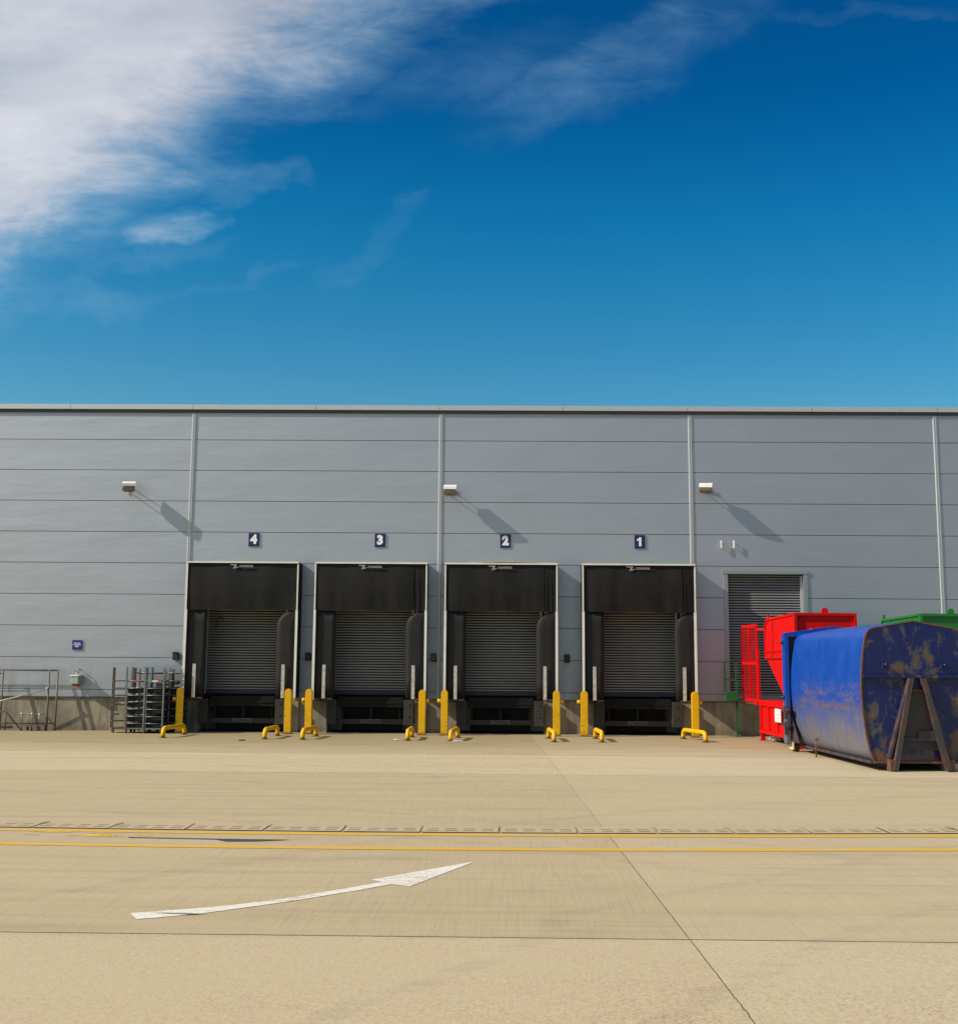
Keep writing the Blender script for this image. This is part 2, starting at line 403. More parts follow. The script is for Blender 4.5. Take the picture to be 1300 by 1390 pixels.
# one sheet to the horizon
xs = [-400, -60, -25, 25, 60, 400]; ys = [-400, -60, 0, 60, 400]
for i in range(len(xs) - 1):
    for j in range(len(ys) - 1):
        g.add([(xs[i], ys[j], 0), (xs[i + 1], ys[j], 0), (xs[i + 1], ys[j + 1], 0), (xs[i], ys[j + 1], 0)], [(0, 1, 2, 3)])
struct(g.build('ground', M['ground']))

def bow(x):
    u = max(-1, min(1, (x + .4) / 6.4)); return -.26 * (1 - u * u) + .10
def strip(name, y0, w, mat, z=.004, x0=-26, x1=26, slope=.02):
    m = MB(); n = 120; v = []
    for i in range(n + 1):
        x = x0 + (x1 - x0) * i / n; c = y0 + bow(x) + slope * x; e1 = random.uniform(-.006, .006); e2 = random.uniform(-.006, .006)
        v += [(x, c - w / 2 + e1, z), (x, c + w / 2 + e2, z)]
    m.add(v, [(2 * i, 2 * i + 2, 2 * i + 3, 2 * i + 1) for i in range(n)])
    return m.build(name, mat)
o = strip('painted_line', -23.48, .20, M['yline']); tag(o, 'yellow painted line on the concrete, the one running right beside the drain channel', 'painted line', 'yellow lines painted across the yard')
o = strip('painted_line', -24.68, .20, M['yline']); tag(o, 'yellow painted line on the concrete, the nearer one between arrow and other line', 'painted line', 'yellow lines painted across the yard')
# remains of an older marking between the lines
m = MB()
for (x, y, a, b) in ((-5.55, -23.72, .55, .05), (-4.95, -23.83, .30, .035), (-5.0, -24.0, .62, .09), (-4.75, -24.06, .3, .05), (-4.35, -23.98, .22, .04), (-5.75, -23.98, .25, .03)):
    n = 18
    m.add([(x + a * .5 * math.cos(6.283 * k / n) * random.uniform(.75, 1.15), y + b * math.sin(6.283 * k / n) * random.uniform(.6, 1.2), .004) for k in range(n)], [tuple(range(n))])
o = m.build('worn_marking', M['yworn']); tag(o, 'smeared remains of faded yellow paint between the two yellow lines', 'paint mark')
# white arrow
up_ = [(-3.12, -28.79), (-2.90, -28.69), (-2.68, -28.59), (-2.32, -28.375), (-2.08, -28.18), (-1.83, -27.94), (-1.59, -27.67), (-1.36, -27.40), (-1.14, -27.14)]
lo_ = [(-2.99, -29.05), (-2.76, -28.92), (-2.5, -28.76), (-2.27, -28.56), (-2.05, -28.36), (-1.80, -28.12), (-1.56, -27.86), (-1.30, -27.57), (-1.04, -27.25)]
def ragged(pts, k=5, a=.006):
    out = []
    for (p, q) in zip(pts[:-1], pts[1:]):
        for i in range(k): out.append((p[0] + (q[0] - p[0]) * i / k + random.uniform(-a, a), p[1] + (q[1] - p[1]) * i / k + random.uniform(-a, a)))
    return out + [pts[-1]]
up_, lo_ = ragged(up_), ragged(lo_)
m = MB()
m.add([(x, y, .004) for x, y in up_ + lo_], [(i, i + len(up_), i + len(up_) + 1, i + 1) for i in range(len(up_) - 1)])
m.add([(x, y, .004) for x, y in [(-1.14, -27.14), (-1.04, -27.25), (-.85, -27.36), (-.26, -25.78), (-1.26, -27.0)]], [(0, 1, 2, 3), (0, 3, 4)])
o = m.build('painted_arrow', M['wline']); tag(o, 'white curved arrow painted on the pale concrete, pointing towards the docks', 'painted arrow')
m = MB(); m.add([(-2.90, -28.795, .008), (-2.60, -28.84, .008), (-2.46, -28.80, .008), (-2.70, -28.785, .008)], [(0, 1, 2, 3)])  # thin grey quad laid over the arrow tail
o = m.build('arrow_sliver', M['sliver']); tag(o, 'thin grey sliver across the tail of the white arrow', 'grey sliver')
m = MB()  # shadow of an unseen pole and lamp head, painted as a dark flat shape
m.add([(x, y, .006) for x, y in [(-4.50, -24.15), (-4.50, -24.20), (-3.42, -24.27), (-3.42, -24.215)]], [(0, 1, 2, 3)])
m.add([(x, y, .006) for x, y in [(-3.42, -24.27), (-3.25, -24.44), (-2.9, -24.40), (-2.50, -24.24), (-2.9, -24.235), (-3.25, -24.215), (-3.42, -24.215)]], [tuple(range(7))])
o = m.build('painted_shadow', M['shadow']); tag(o, 'long narrow painted shadow on the concrete between the yellow lines', 'painted shadow')
# drain channel: one metre units with paired slots
m = MB(); y1 = -22.72; y0 = -23.28
def cy(x): return bow(x) + .02 * x
for i in range(-24, 25):
    xa, xb = i + .012, i + 1 - .012
    ya, yb = y0, y1
    def P(x, y, z): return (x, y + cy(x), z)
    def q(xa, xb, ya, yb, z):
        m.add([P(xa, ya, z), P(xb, ya, z), P(xb, yb, z), P(xa, yb, z)], [(0, 1, 2, 3)])
    jx = random.uniform(-.006, .006)
    m.mi = 0; q(xa + jx, xb, ya, yb, .012)
    m.mi = 1
    for k in range(4):
        sx = xa + .06 + k * .235
        for yy in (ya + .13, ya + .30):
            q(sx, sx + .15, yy, yy + .028, .016)
m.mi = 2
for i in range(48):
    x = -24 + i
    m.add([(x, y1 + cy(x) + .006, .008), (x + 1, y1 + cy(x + 1) + .006, .008), (x + 1, y1 + cy(x + 1) + .03 + random.uniform(-.015, .015), .008), (x, y1 + cy(x) + .03, .008)], [(0, 1, 2, 3)])
    if i % 1 == 0:
        w = random.choice((.004, .006, .016)); dx = random.uniform(-.07, .07)
        m.add([(x - w + dx, y1 + cy(x) + .03, .017), (x + w * .6 + dx, y1 + cy(x) + .04, .017), (x + w, y0 + cy(x), .017), (x - w * .4, y0 + cy(x), .017)], [(0, 1, 2, 3)])
M['slot'] = painted('slot_dirt', (.29, .215, .13), .9, 0, .9, (.13, .095, .055), .7, streak=False)
M['crack'] = painted('joint_dirt', (.24, .18, .115), .9, 0, .9, (.04, .03, .02), 1.1, streak=False)
o = m.build('drain_channel', [M['channel'], M['slot'], M['crack']]); tag(o, 'slotted concrete drain channel running across the yard behind the yellow lines', 'drain')

# ------------------------------------------------------------------ WAREHOUSE
X0, X1 = -34.0, 38.0
TOP = 10.40
DX = [-8.04, -4.03, .02, 4.29]       # dock centres
FLOOR = 1.15
wh = thing('warehouse', 'long silver clad warehouse with horizontal panels, grey plinth and four loading docks', 'warehouse', (0, 0, 0))
openings = [(c - 1.36, c + 1.36, 0, 4.05) for c in DX] + [(7.16, 9.58, 1.08, 5.02)]
def in_open(xm, zm):
    return any(a < xm < b and c < zm < d for a, b, c, d in openings)
def cells(xa, xb, za, zb):
    xs = sorted({xa, xb} | {v for o in openings for v in o[:2] if xa < v < xb})
    zs = sorted({za, zb} | {v for o in openings for v in o[2:] if za < v < zb})
    for i in range(len(xs) - 1):
        for j in range(len(zs) - 1):
            if not in_open((xs[i] + xs[i + 1]) / 2, (zs[j] + zs[j + 1]) / 2): yield xs[i], xs[i + 1], zs[j], zs[j + 1]
seams = [-9.96 - 8.02 * 2, -9.96 - 8.02, -9.96, -1.94, 6.08, 13.92, 21.9, 29.9]
bays = [X0] + seams + [X1]
joints = [1.04] + [1.271 + k for k in range(9)] + [10.22]
m = MB(); G = .009
for j in range(len(joints) - 1):
    for i in range(len(bays) - 1):
        za, zb = joints[j] + (G if j else 0), joints[j + 1] - G
        for (a, b, c, d) in cells(bays[i] + .01, bays[i + 1] - .01, za, zb):
            m.add([(a, 0, c), (b, 0, c), (b, 0, d), (a, 0, d), (a, .03, c), (b, .03, c), (b, .03, d), (a, .03, d)],
                  [(0, 1, 2, 3), (0, 4, 5, 1), (3, 2, 6, 7), (0, 3, 7, 4), (1, 5, 6, 2)])
m.build('cladding', M['clad'], wh)
m = MB()
for (a, b, c, d) in cells(X0, X1, 1.04, 10.22): m.box(a, b, .022, .30, c, d)
m.build('wall_core', M['gap'], wh)
# rear body of the building
m = MB()
m.box(X0, X1, 1.5, 60, 0, 10.30)
m.box(X0, X1, .30, 1.5, 5.2, 10.30)
for (a, b) in ((X0, -9.6), (10.0, X1)): m.box(a, b, .30, 1.5, 0, 5.2)
for a, b in ((DX[0] + 1.45, DX[1] - 1.45), (DX[1] + 1.45, DX[2] - 1.45), (DX[2] + 1.45, DX[3] - 1.45), (DX[3] + 1.45, 7.1)): m.box(a, b, .30, 1.5, 0, 5.2)
m.build('building_body', M['trim'], wh)
m = MB()
for c in DX: m.box(c - 1.44, c + 1.44, .32, 1.49, .95, FLOOR)
m.box(7.12, 9.9, .31, 1.49, .0, 1.08)
for c in DX: m.box(c - 1.355, c + 1.355, -.30, 1.48, .004, .012)  # dark sheet over the pit ground, shade under the dock put in as colour
m.build('dock_floor_and_shade_sheet', M['pit'], wh)
# plinth
m = MB()
def pl(a, b, y0=-.0, z1=1.04): m.box(a, b, y0, .30, -.2, z1)
edges = [X0]
for c in DX: edges += [c - 1.36, c + 1.36]
edges += [X1]
for i in range(0, len(edges), 2): pl(edges[i], edges[i + 1], .012)
for c in DX:
    for s in (-1, 1):
        a, b = sorted((c + s * 1.37, c + s * 1.74)); m.box(a, b, -.085, .011, 0, .95)
m.build('plinth', M['plinth'], wh)
# base flashing, parapet
m = MB()
for i in range(0, len(edges), 2): m.box(edges[i], edges[i + 1], -.035, .02, 1.025, 1.045)
m.build('base_flashing', M['gap'], wh)
m = MB()
x = X0; k = 0
while x < X1:
    w = 4.0; xe = min(x + w, X1)
    m.prism([(-.10, 10.26), (-.10, 10.42), (.45, 10.44), (.45, 10.30), (-.06, 10.26)], 'x', x + .006, xe - .006); x += w
m.build('parapet_coping', M['trim'], wh)
m = MB(); m.box(X0, X1, -.055, -.002, 10.16, 10.255); m.build('coping_shadow_gap', M['gap'], wh)
m = MB(); m.box(X0, X1, .3, 60, 10.30, 10.36); m.build('roof', M['trim'], wh)
for sx in seams:
    m = MB()
    zb = 1.05
    m.prism([(sx - .065, -.003), (sx - .05, -.03), (sx - .018, -.033), (sx - .012, -.018), (sx + .012, -.018), (sx + .018, -.033), (sx + .05, -.03), (sx + .065, -.003)], 'z', zb, 10.155)
    m.build('cover_strip', M['seam'], wh)
# roller doors
def roller(xa, xb, z0, z1, y, mat, pitch=.095, sill=None):
    m = MB(); n = int((z1 - z0) / pitch) + 1; prof = []
    for i in range(n):
        z = z0 + i * pitch; pr = [(y - .036 * math.sin(math.pi * k / 5), z + pitch * .66 * k / 5) for k in range(6)]
        m.mi = 0; m.add([(xa, *p) for p in pr] + [(xb, *p) for p in pr], [(k, k + 6, k + 7, k + 1) for k in range(5)])
        pr = [(y, z + pitch * .66), (y + .016, z + pitch * .68), (y + .016, z + pitch * .98), (y, z + pitch)]
        m.mi = 1; m.add([(xa, *p) for p in pr] + [(xb, *p) for p in pr], [(k, k + 4, k + 5, k + 1) for k in range(3)])
    m.mi = 1
    m.box(xa, xb, y + .034, y + .05, z0, z1)
    o = m.build('roller_door', [mat, M['pit']], wh)
    b = MB(); b.box(xa, xb, y - .05, y + .02, z0 - .13, z0 - .005); b.build('bottom_bar', sill or mat, o)
    gr = MB(); gr.box(xa - .06, xa, y - .08, y + .06, z0 - .13, z1); gr.build('guide', M['trim'], o)
    gr = MB(); gr.box(xb, xb + .06, y - .08, y + .06, z0 - .13, z1); gr.build('guide', M['trim'], o)
    return o
for c in DX: roller(c - 1.24, c + 1.24, 1.30, 4.0, .18, M['shutter'], .0825, M['bluesill'])
rope = MB(); cx_, cz_ = DX[0] - .85, 3.45
rope.tube([(cx_ + .12 * math.cos(a), .06 - .01 * math.sin(a * 2), cz_ + .10 * math.sin(a)) for a in [R(20 * k) for k in range(14)]] + [(cx_ - .10, .07, cz_ - .12), (cx_ - .16, .08, cz_ - .26)], .013, 6)
tag(rope.build('rope_loop', M['bumper']), 'thin looped cord hanging before the shutter under sign 4', 'cord')
d5 = roller(7.22, 9.50, 1.24, 4.98, .22, M['shutter_grey'], .0825)
m = MB(); m.box(7.06, 7.18, -.04, .12, 1.05, 5.03); m.build('door_jamb', M['frame'], wh)
m = MB(); m.box(9.56, 9.69, -.04, .12, 1.05, 5.03); m.build('door_jamb', M['frame'], wh)
m = MB(); m.box(7.03, 9.72, -.055, .13, 5.033, 5.14); m.build('door_header', M['frame'], wh)

# ------------------------------------------------------------------ DOCK SHELTERS
def make_shelter(num, seam):
    t = thing('dock_shelter', f'black fabric dock shelter with white edging round the roller door under sign {num}', 'dock shelter', (DX[4 - num], 0, 0), 0, 'dock shelters on the warehouse wall')
    W, D = 1.71, .80
    m = MB(); nx = 28; nz = 10
    cells_ = [(-W, W)] if not seam else [(-W, 1.34), (1.365, W)]
    for (a, b) in cells_:
        vs = []
        rnd = [random.uniform(-.012, .012) for _ in range(nx + 1)]
        for j in range(nz + 1):
            z = 5.235 - (5.235 - 3.76) * j / nz
            for i in range(nx + 1):
                x = a + (b - a) * i / nx
                y = -D - .012 - (.05 * math.sin(math.pi * j / nz) * (1 - abs(x / W) ** 4)) + rnd[i] * (j / nz) - .01 * math.sin(x * 5 + num)
                vs.append((x, y, z + (0.012 * math.sin(x * 4 + num) if j == nz else 0)))
        n0 = len(vs); back = [(v[0], v[1] + .012, v[2]) for v in vs]
        fs = [(j * (nx + 1) + i, j * (nx + 1) + i + 1, (j + 1) * (nx + 1) + i + 1, (j + 1) * (nx + 1) + i) for j in range(nz) for i in range(nx)]
        m.smooth = True; m.add(vs, fs); m.add(back, fs); m.smooth = False
        # bottom hem
        e = nz * (nx + 1)
        m.add([vs[e + i] for i in range(nx + 1)] + [back[e + i] for i in range(nx + 1)], [(i, i + 1, nx + 2 + i, nx + 1 + i) for i in range(nx)])
    m.build('header_curtain', M['rubber'], t)
    # left curtain: flat flap with a soft folded inner edge
    m = MB(); m.smooth = True
    prof = [(-W, -D + .02), (-1.45, -D + .03), (-1.30, -D + .05), (-1.20, -D + .03), (-1.10, -D + .05), (-1.085, -D + .12), (-1.12, -D + .18), (-W, -D + .14)]
    m.rings([[(x, y, z) for x, y in prof] for z in (1.08, 1.5, 2.5, 3.4, 3.80)]); m.build('side_curtain', M['rubber2'], t)
    # right curtain: a padded flap, top inner corner rounded away
    m = MB(); m.smooth = True
    rs = []
    for z, xin in ((1.08, 1.12), (1.6, 1.11), (2.6, 1.10), (3.15, 1.095), (3.35, 1.11), (3.5, 1.16), (3.62, 1.26), (3.70, 1.36), (3.76, 1.50)):
        rs.append([(W, -D + .02, z), (W, -D + .15, z), (xin + .12, -D + .20, z), (xin, -D + .14, z), (xin + .01, -D + .07, z), (xin + .07, -D + .03, z), (xin + .18, -D + .02, z), (min(W - .01, xin + .42), -D + .02, z)])
    m.rings(rs); m.build('side_curtain', M['rubber2'], t)
    # side sheets and roof sheet
    for s in (-1, 1):
        m = MB(); a, b = sorted((s * (W + .005), s * (W + .03))); m.box(a, b, -D - .03, -.003, 1.06, 5.242); m.build('side_sheet', M['rubber'], t)
    m = MB()
    n = 16
    def rz(x): return 5.245 + (.05 * max(0, math.cos((x - .3) * 1.05)) if num == 2 else .008 * math.cos(x))
    m.add([(-W - .03 + (2 * W + .06) * i / n, yy, rz(-W + 2 * W * i / n) + dz) for yy in (-D + .0, -.003) for dz in (0, .02) for i in range(n + 1)],
          [(i, i + 1, n + 2 + i, n + 1 + i) for i in range(n)] + [(n + 1 + i, n + 2 + i, 3 * (n + 1) + i + 1, 3 * (n + 1) + i) for i in range(n)] +
          [(i, i + 1, 2 * (n + 1) + i + 1, 2 * (n + 1) + i) for i in range(n)])
    m.build('roof_sheet', M['cream'], t)
    # white aluminium edging
    m = MB(); m.box(-W - .045, W + .045, -D - .075, -D + .012, 5.215, 5.262); m.build('top_edging', M['alu'], t)
    for s in (-1, 1):
        m = MB(); a, b = sorted((s * W, s * (W + .04))); m.box(a, b, -D - .05, -D + .01, 3.78, 5.203)
        a, b = sorted((s * (W - .022), s * (W + .050))); m.box(a, b, -D - .045, -D + .01, 1.02, 3.777); m.build('side_edging', M['alu'], t)
    for s in (-1, 1):
        m = MB(); x = s * 1.39 + (.0 if s < 0 else -.03); m.box(x - .05, x + .05, -D - .075, -D - .045, 1.07, 2.09); m.mi = 1
        m.box(x - .055, x + .055, -D - .045, -D - .035, 1.05, 2.10); m.build('marker_bar', [M['marker'], M['black']], t)
        b = MB()
        if s > 0: b.box(x + .06, x + .22, -D - .055, -D - .035, 1.03, 1.07); b.build('bracket', M['bumper'], t)
        else: b.box(x + .06, x + .28, -D - .055, -D - .035, 1.03, 1.08); b.build('bracket', M['bumper'], t)
    # maker's plate: swept Z and small capitals
    m = MB(); y0, y1 = -D - .080, -D - .070; zc = 5.12; xo = -.30
    m.prism([(xo - .10, zc + .055), (xo + .13, zc + .055), (xo + .08, zc - .035), (xo + .17, zc - .02), (xo + .16, zc - .05), (xo + .0, zc - .085), (xo + .05, zc + .02), (xo - .07, zc + .03)], 'y', y0, y1)
    m.build('emblem', M['dimlogo'], t)
    tx = text_mesh('lettering', 'CONNEXSA', .095, M['dimlogo'], t, (xo + .42, y0, zc - .008), bold=.003, xs=.86)
    if seam:
        m = MB(); m.box(1.34, 1.366, -D - .0, -D + .005, 3.78, 5.2); m.build('header_seam', M['pit'], t)
    return t
M['dimlogo'] = painted('logo_grey', (.27, .27, .27), .5, 0, .3)
for num in (4, 3, 2, 1): make_shelter(num, num != 4)

# dock levellers with their bumpers
lev0 = None
for num in (4, 3, 2, 1):
    c = DX[4 - num]
    if lev0 is None:
        t = lev0 = thing('dock_leveller', '', 'dock leveller', (c, 0, 0), 0, 'dock levellers below the roller doors')
        m = MB(); m.box(-1.02, 1.02, -.22, .14, 1.00, 1.10); m.build('deck', M['leveller'], t)
        m = MB(); m.box(-1.02, 1.02, -.24, -.20, .80, .995); m.box(-.95, .95, -.26, -.241, .90, .93); m.build('lip', M['leveller'], t)
        m = MB(); m.box(-1.1, 1.1, -.10, -.04, .27, .42); m.build('cross_plate', M['plate'] if 'plate' in M else M['bumper'], t)
        text_mesh('lettering', 'INCOTS', .17, M['dimtext'], t, (0.0, -.106, .35), bold=.006, xs=1.0)
        m = MB(); m.box(-.95, .95, .40, .45, .05, .9); [m.box(x - .04, x + .04, -.02, .38, .3, .98) for x in (-.9, 0, .9)]; m.build('underframe', M['pit'], t)
        for s in (-1, 1):
            m = MB(); x = s * 1.20
            m.box(x - .15, x + .15, -.32, -.09, .28, 1.02); m.mi = 1; m.box(x - .17, x + .17, -.34, -.30, .255, .285)
            for z in (.5, .85): m.box(x - .03, x + .03, -.335, -.321, z, z + .06)
            m.build('bumper', [M['bumper'], M['marker2'] if 'marker2' in M else M['bumper']], t, bevel=.006)
    else:
        t = copy_tree(lev0); t.location = (c, 0, 0)
    t['label'] = f'dark steel dock leveller and bumpers in the pit under sign {num}'

# ------------------------------------------------------------------ GUARD POSTS AND WHEEL GUIDES
def guard_post():
    t = thing('guard_post', '', 'guard post', (0, 0, 0), 0, 'yellow guard posts beside the docks')
    m = MB(); w, h, d = .105, 1.36, .09
    poly = [(-w, .0), (w, .0), (w, h - w)] + arc((0, h - w), w, 0, math.pi, 10)[1:-1] + [(-w, h - w)]
    m.prism(poly, 'y', -d, d); m.build('post', M['yellow'], t, bevel=.012, seg=2)
    m = MB(); m.cbox((0, 0, .006), (.30, .26, .012)); [m.cbox((sx * .12, sy * .1, .018), (.025, .025, .02)) for sx in (-1, 1) for sy in (-1, 1)]
    m.build('base_plate', M['yellow'], t)
    return t
def guard_bracket(t, side):
    m = MB(); m.tube([(side * .10, 0, 1.03), (side * .215, 0, 1.03)], .055, 12)
    m.tube([(side * .17, .03, 1.03), (side * .17, .12, 1.035)], .03, 8)
    m.build('side_bracket', M['yellow'], t)
PX = {4: (-9.76, -6.44), 3: (-5.81, -2.36), 2: (-1.68, 1.72), 1: (2.56, 5.91)}
PY = -1.15
gp = None
for num in (4, 3, 2, 1):
    for k, side in ((0, -1), (1, 1)):
        if gp is None: gp = guard_post(); t = gp
        else:
            t = copy_tree(gp)
        t.location = (PX[num][k], PY, 0); t.rotation_euler = (0, 0, random.uniform(-.02, .02) + (.32 if (num, k) == (4, 0) else 0))
        t['label'] = f'yellow round topped guard post standing {"left" if k == 0 else "right"} of the dock under sign {num}'
        t['side'] = side
posts = [o for o in COL.objects if o.name.startswith('guard_post') and o.parent is None]
for t in posts: guard_bracket(t, t['side']); del t['side']
HX = {4: [(-9.58, -3.6, -.10), (-6.62, -3.9, -.03)], 3: [(-5.54, -3.95, -.07), (-2.58, -4.0, .0)], 2: [(-1.37, -4.1, -.08), (1.52, -4.1, .05)], 1: [(2.86, -4.0, .03), (5.80, -3.7, .22)]}
hp = None
for num in (4, 3, 2, 1):
    for k in (0, 1):
        if hp is None:
            hp = t = thing('wheel_guide', '', 'wheel guide', (0, 0, 0), 0, 'low yellow wheel guides in front of the docks')
            m = MB(); r = .16; h = .27; L = 1.75
            pts = [(0, 0, 0), (0, 0, h - r)] + [(0, r - r * math.cos(a), h - r + r * math.sin(a)) for a in [R(15 * i) for i in range(1, 7)]]
            pts += [(0, L - r + r * math.sin(a), h - r + r * math.cos(a)) for a in [R(15 * i) for i in range(0, 7)]] + [(0, L, 0)]
            m.tube(pts, .062, 14); m.build('bent_tube', M['yellow'], t)
            for y in (0, L):
                m = MB(); m.tube([(0, y, 0), (0, y, .014)], .12, 14); m.build('foot_plate', M['rust'], t)
        else: t = copy_tree(hp)
        x, y, rz = HX[num][k]; t.location = (x, y, 0); t.rotation_euler = (0, 0, rz)
        t['label'] = f'low yellow bent tube wheel guide, {"left" if k == 0 else "right"} one at the dock under sign {num}'

# ------------------------------------------------------------------ SIGNS AND BOXES ON THE WALL
for num, x in ((4, -7.885), (3, -3.845), (2, .155), (1, 4.425)):
    t = thing('number_sign', f'small navy blue wall sign with white number {num}', 'number sign', (x, 0, 6.03), 0, 'navy number signs above the docks')
    m = MB(); m.box(-.168, .168, -.030, -.004, -.215, .215); m.build('plate', M['navy'], t)
    if num == 1:
        m = MB(); m.prism([(.045, -.14), (.045, .14), (-.02, .14), (-.045, .10), (-.095, .08), (-.095, .03), (-.03, .045), (-.03, -.14)], 'y', -.036, -.0305); m.build('numeral', M['white'], t)
    else: text_mesh('numeral', str(num), .38, M['white'], t, (0, -.033, 0), bold=.024, xs=1.0)
t = thing('notice_sign', 'small square dark blue notice with white lettering above the plinth railings', 'notice sign', (-13.38, 0, 2.655))
M['notice_blue'] = painted('notice_blue', (.004, .018, .19), .4, 0, .1)
m = MB(); m.box(-.155, .155, -.03, -.004, -.15, .15); m.build('plate', M['notice_blue'], t)
m = MB()
for z, segs in ((.055, ((-.105, -.03), (-.015, .03), (.045, .105))), (.0, ((-.12, -.08), (-.065, .12))), (-.055, ((-.06, .05),))):
    for a, b in segs: m.box(a, b, -.034, -.0305, z - .012, z + .012)
m.build('lettering', M['white'], t)
for x, lab, hz in ((-10.22, 'small black box on the silver wall left of the dock under sign 4', 0), (-6.04, 'small black box on the wall between the docks under signs 4 and 3', 0),
                   (-2.085, 'small black box with yellow hazard stripes between the docks under signs 3 and 2', 1), (2.10, 'small black box on the wall between the docks under signs 2 and 1', 0)):
    t = thing('wall_box', lab, 'wall box', (x, 0, 2.33), 0, 'small boxes on the wall beside the docks')
    m = MB(); m.box(-.085, .085, -.16, -.004, -.125, .115); m.build('case', M['black'], t, bevel=.006)
    m = MB(); m.prism([(-.16, .117), (-.22, .10), (-.22, .11), (-.16, .13)], 'x', -.08, .08); m.build('hood', M['black'], t)
    if hz:
        for z in (-.09, .0):
            m = MB(); m.prism([(-.08, z), (-.08, z + .035), (.08, z + .115), (.08, z + .08)], 'y', -.164, -.1605); m.build('stripe', M['hazard'], t)
# white hooks above the end door
for x, lab in ((6.985, 'short white bracket sticking out of the wall, farther from the cover strip gap, left one'), (7.385, 'r')):
    t = thing('wall_bracket', 'small white upright bracket above the grey end door, ' + ('left one of two' if x < 7.1 else 'right one of two'), 'bracket', (x, 0, 5.95), 0, 'two white brackets above the end door')
    m = MB(); m.box(-.02, .02, -.14, -.10, -.11, .13); m.tube([(0, -.10, .08), (0, -.003, .10)], .014, 8); m.tube([(0, -.10, -.06), (0, -.003, -.06)], .014, 8)
    m.build('hook', M['lampwhite'], t)
# floodlights
fl = None
for i, (x, z, rz, lab) in enumerate(((-11.97, 7.66, .12, 'white floodlight on the wall above the notice sign, left of the dock numbers'),
                              (-1.61, 7.60, 0, 'white floodlight on the wall between the docks numbered 3 and 2'),
                              (6.58, 7.70, -.10, 'white floodlight on the wall above the grey end door'))):
    if fl is None:
        fl = t = thing('floodlight', '', 'floodlight', (0, 0, 0), 0, 'floodlights high on the wall')
        m = MB()
        # sloping head, visor at the front
        m.prism([(-.68, .06), (-.34, .15), (-.31, .05), (-.38, -.10), (-.58, -.17), (-.70, -.06)], 'x', -.18, .18); m.build('head', M['lampgrey'], t, bevel=.02, seg=2)
        m = MB(); m.prism([(-.715, .0), (-.715, .085), (-.32, .19), (-.32, .165)], 'x', -.205, .205); m.build('top_cover', M['lampwhite'], t)
        m = MB(); m.prism([(-.60, -.180), (-.60, -.174), (-.40, -.110), (-.40, -.116)], 'x', -.14, .14); m.build('glass', M['lampface'], t)
        for s in (-1, 1):
            m = MB(); m.tube([(s * .15, -.42, .0), (s * .15, -.30, -.02), (s * .13, -.02, -.02)], .014, 8); m.build('arm', M['galv'], t)
        m = MB(); m.box(-.22, .22, -.03, -.004, -.07, .03); m.build('wall_plate', M['galv'], t)
    else: t = copy_tree(fl)
    t.location = (x, 0, z); t.rotation_euler = (0, rz * -.3, rz * 2.2); t['label'] = lab
# green and white case on the left wall
t = thing('alarm_case', 'small green and white case with red base on the wall under the blue notice', 'wall case', (-13.30, 0, 1.56))
m = MB(); m.box(-.12, .12, -.36, -.004, -.12, .12); m.build('case', M['palegreen'], t, bevel=.01)
m = MB(); m.box(-.14, .14, -.38, -.004, .122, .16); m.build('lid', M['lampwhite'], t)
m = MB(); m.rings([[(-.10, -.32, -.122), (.10, -.32, -.122), (.10, -.02, -.122), (-.10, -.02, -.122)], [(-.05, -.25, -.20), (.05, -.25, -.20), (.05, -.05, -.20), (-.05, -.05, -.20)]]); m.build('red_base', M['pinkred'], t)
m = MB(); m.tube([(-.05, -.3, .16), (-.03, -.25, .30), (0, -.1, .26), (.02, -.01, .22)], .012, 6); m.tube([(.05, -.2, .16), (.06, -.15, .34), (.10, -.02, .30)], .016, 6); m.build('wire', M['galv'], t)

# ------------------------------------------------------------------ LEFT RAILS AND TROLLEYS
t = thing('lattice_frame', 'tall thin rusty metal frame leaning on the plinth at the left edge', 'metal frame', (-14.8, 0, 0))
m = MB()
for (x, xb, zb) in ((-.80, -.72, .0), (.66, .74, .0), (.93, 1.0, .0)):
    m.tube([(xb, -.42, zb), (x, -.22, 1.86)], .028, 8)
m.build('upright', M['rail'], t)
m = MB(); m.tube([(-2.6, -.22, 1.86), (.95, -.22, 1.85)], .022, 8); m.build('top_rail', M['rail'], t)
for k in range(9):
    pass
m = MB(); m.tube([(-2.6, -.42, .22), (1.0, -.42, .22)], .02, 8); m.build('bottom_rail', M['rail'], t)
m = MB(); m.tube([(-2.6, -.25, 1.74), (-.80, -.235, 1.74)], .012, 6); [m.tube([(x, -.235, 1.74), (x, -.22, 1.86)], .010, 6) for x in (-2.2, -1.8, -1.4, -.9)]; m.build('stiffener', M['rail'], t)
t = tag(MB().tube([(-16.6, -.50, .63), (-14.15, -.34, 1.26)], .020, 8).tube([(-14.15, -.34, 1.23), (-14.15, -.34, 1.33)], .03, 8).build('long_pole', M['railw']), 'long pale pole leaning across the rusty frame in front of the plinth', 'pole')
t = thing('hoop_rail', 'low dark bent tube rail standing by the plinth at the left edge', 'rail', (-15.4, -.45, 0))
m = MB(); m.tube([(-1.6, 0, .58), (-.1, 0, .58), (.0, 0, .575), (.08, 0, .54), (.55, 0, .02)], .024, 8); m.build('bent_tube', M['rail'], t)
for x in (-1.2, .05):
    m = MB(); m.tube([(x, .0, .0), (x, .0, .55)], .024, 8); m.build('leg', M['rail'], t)
m = MB(); m.tube([(-1.6, .0, .14), (.3, .0, .10)], .03, 8); m.build('foot_rail', M['rail'], t)
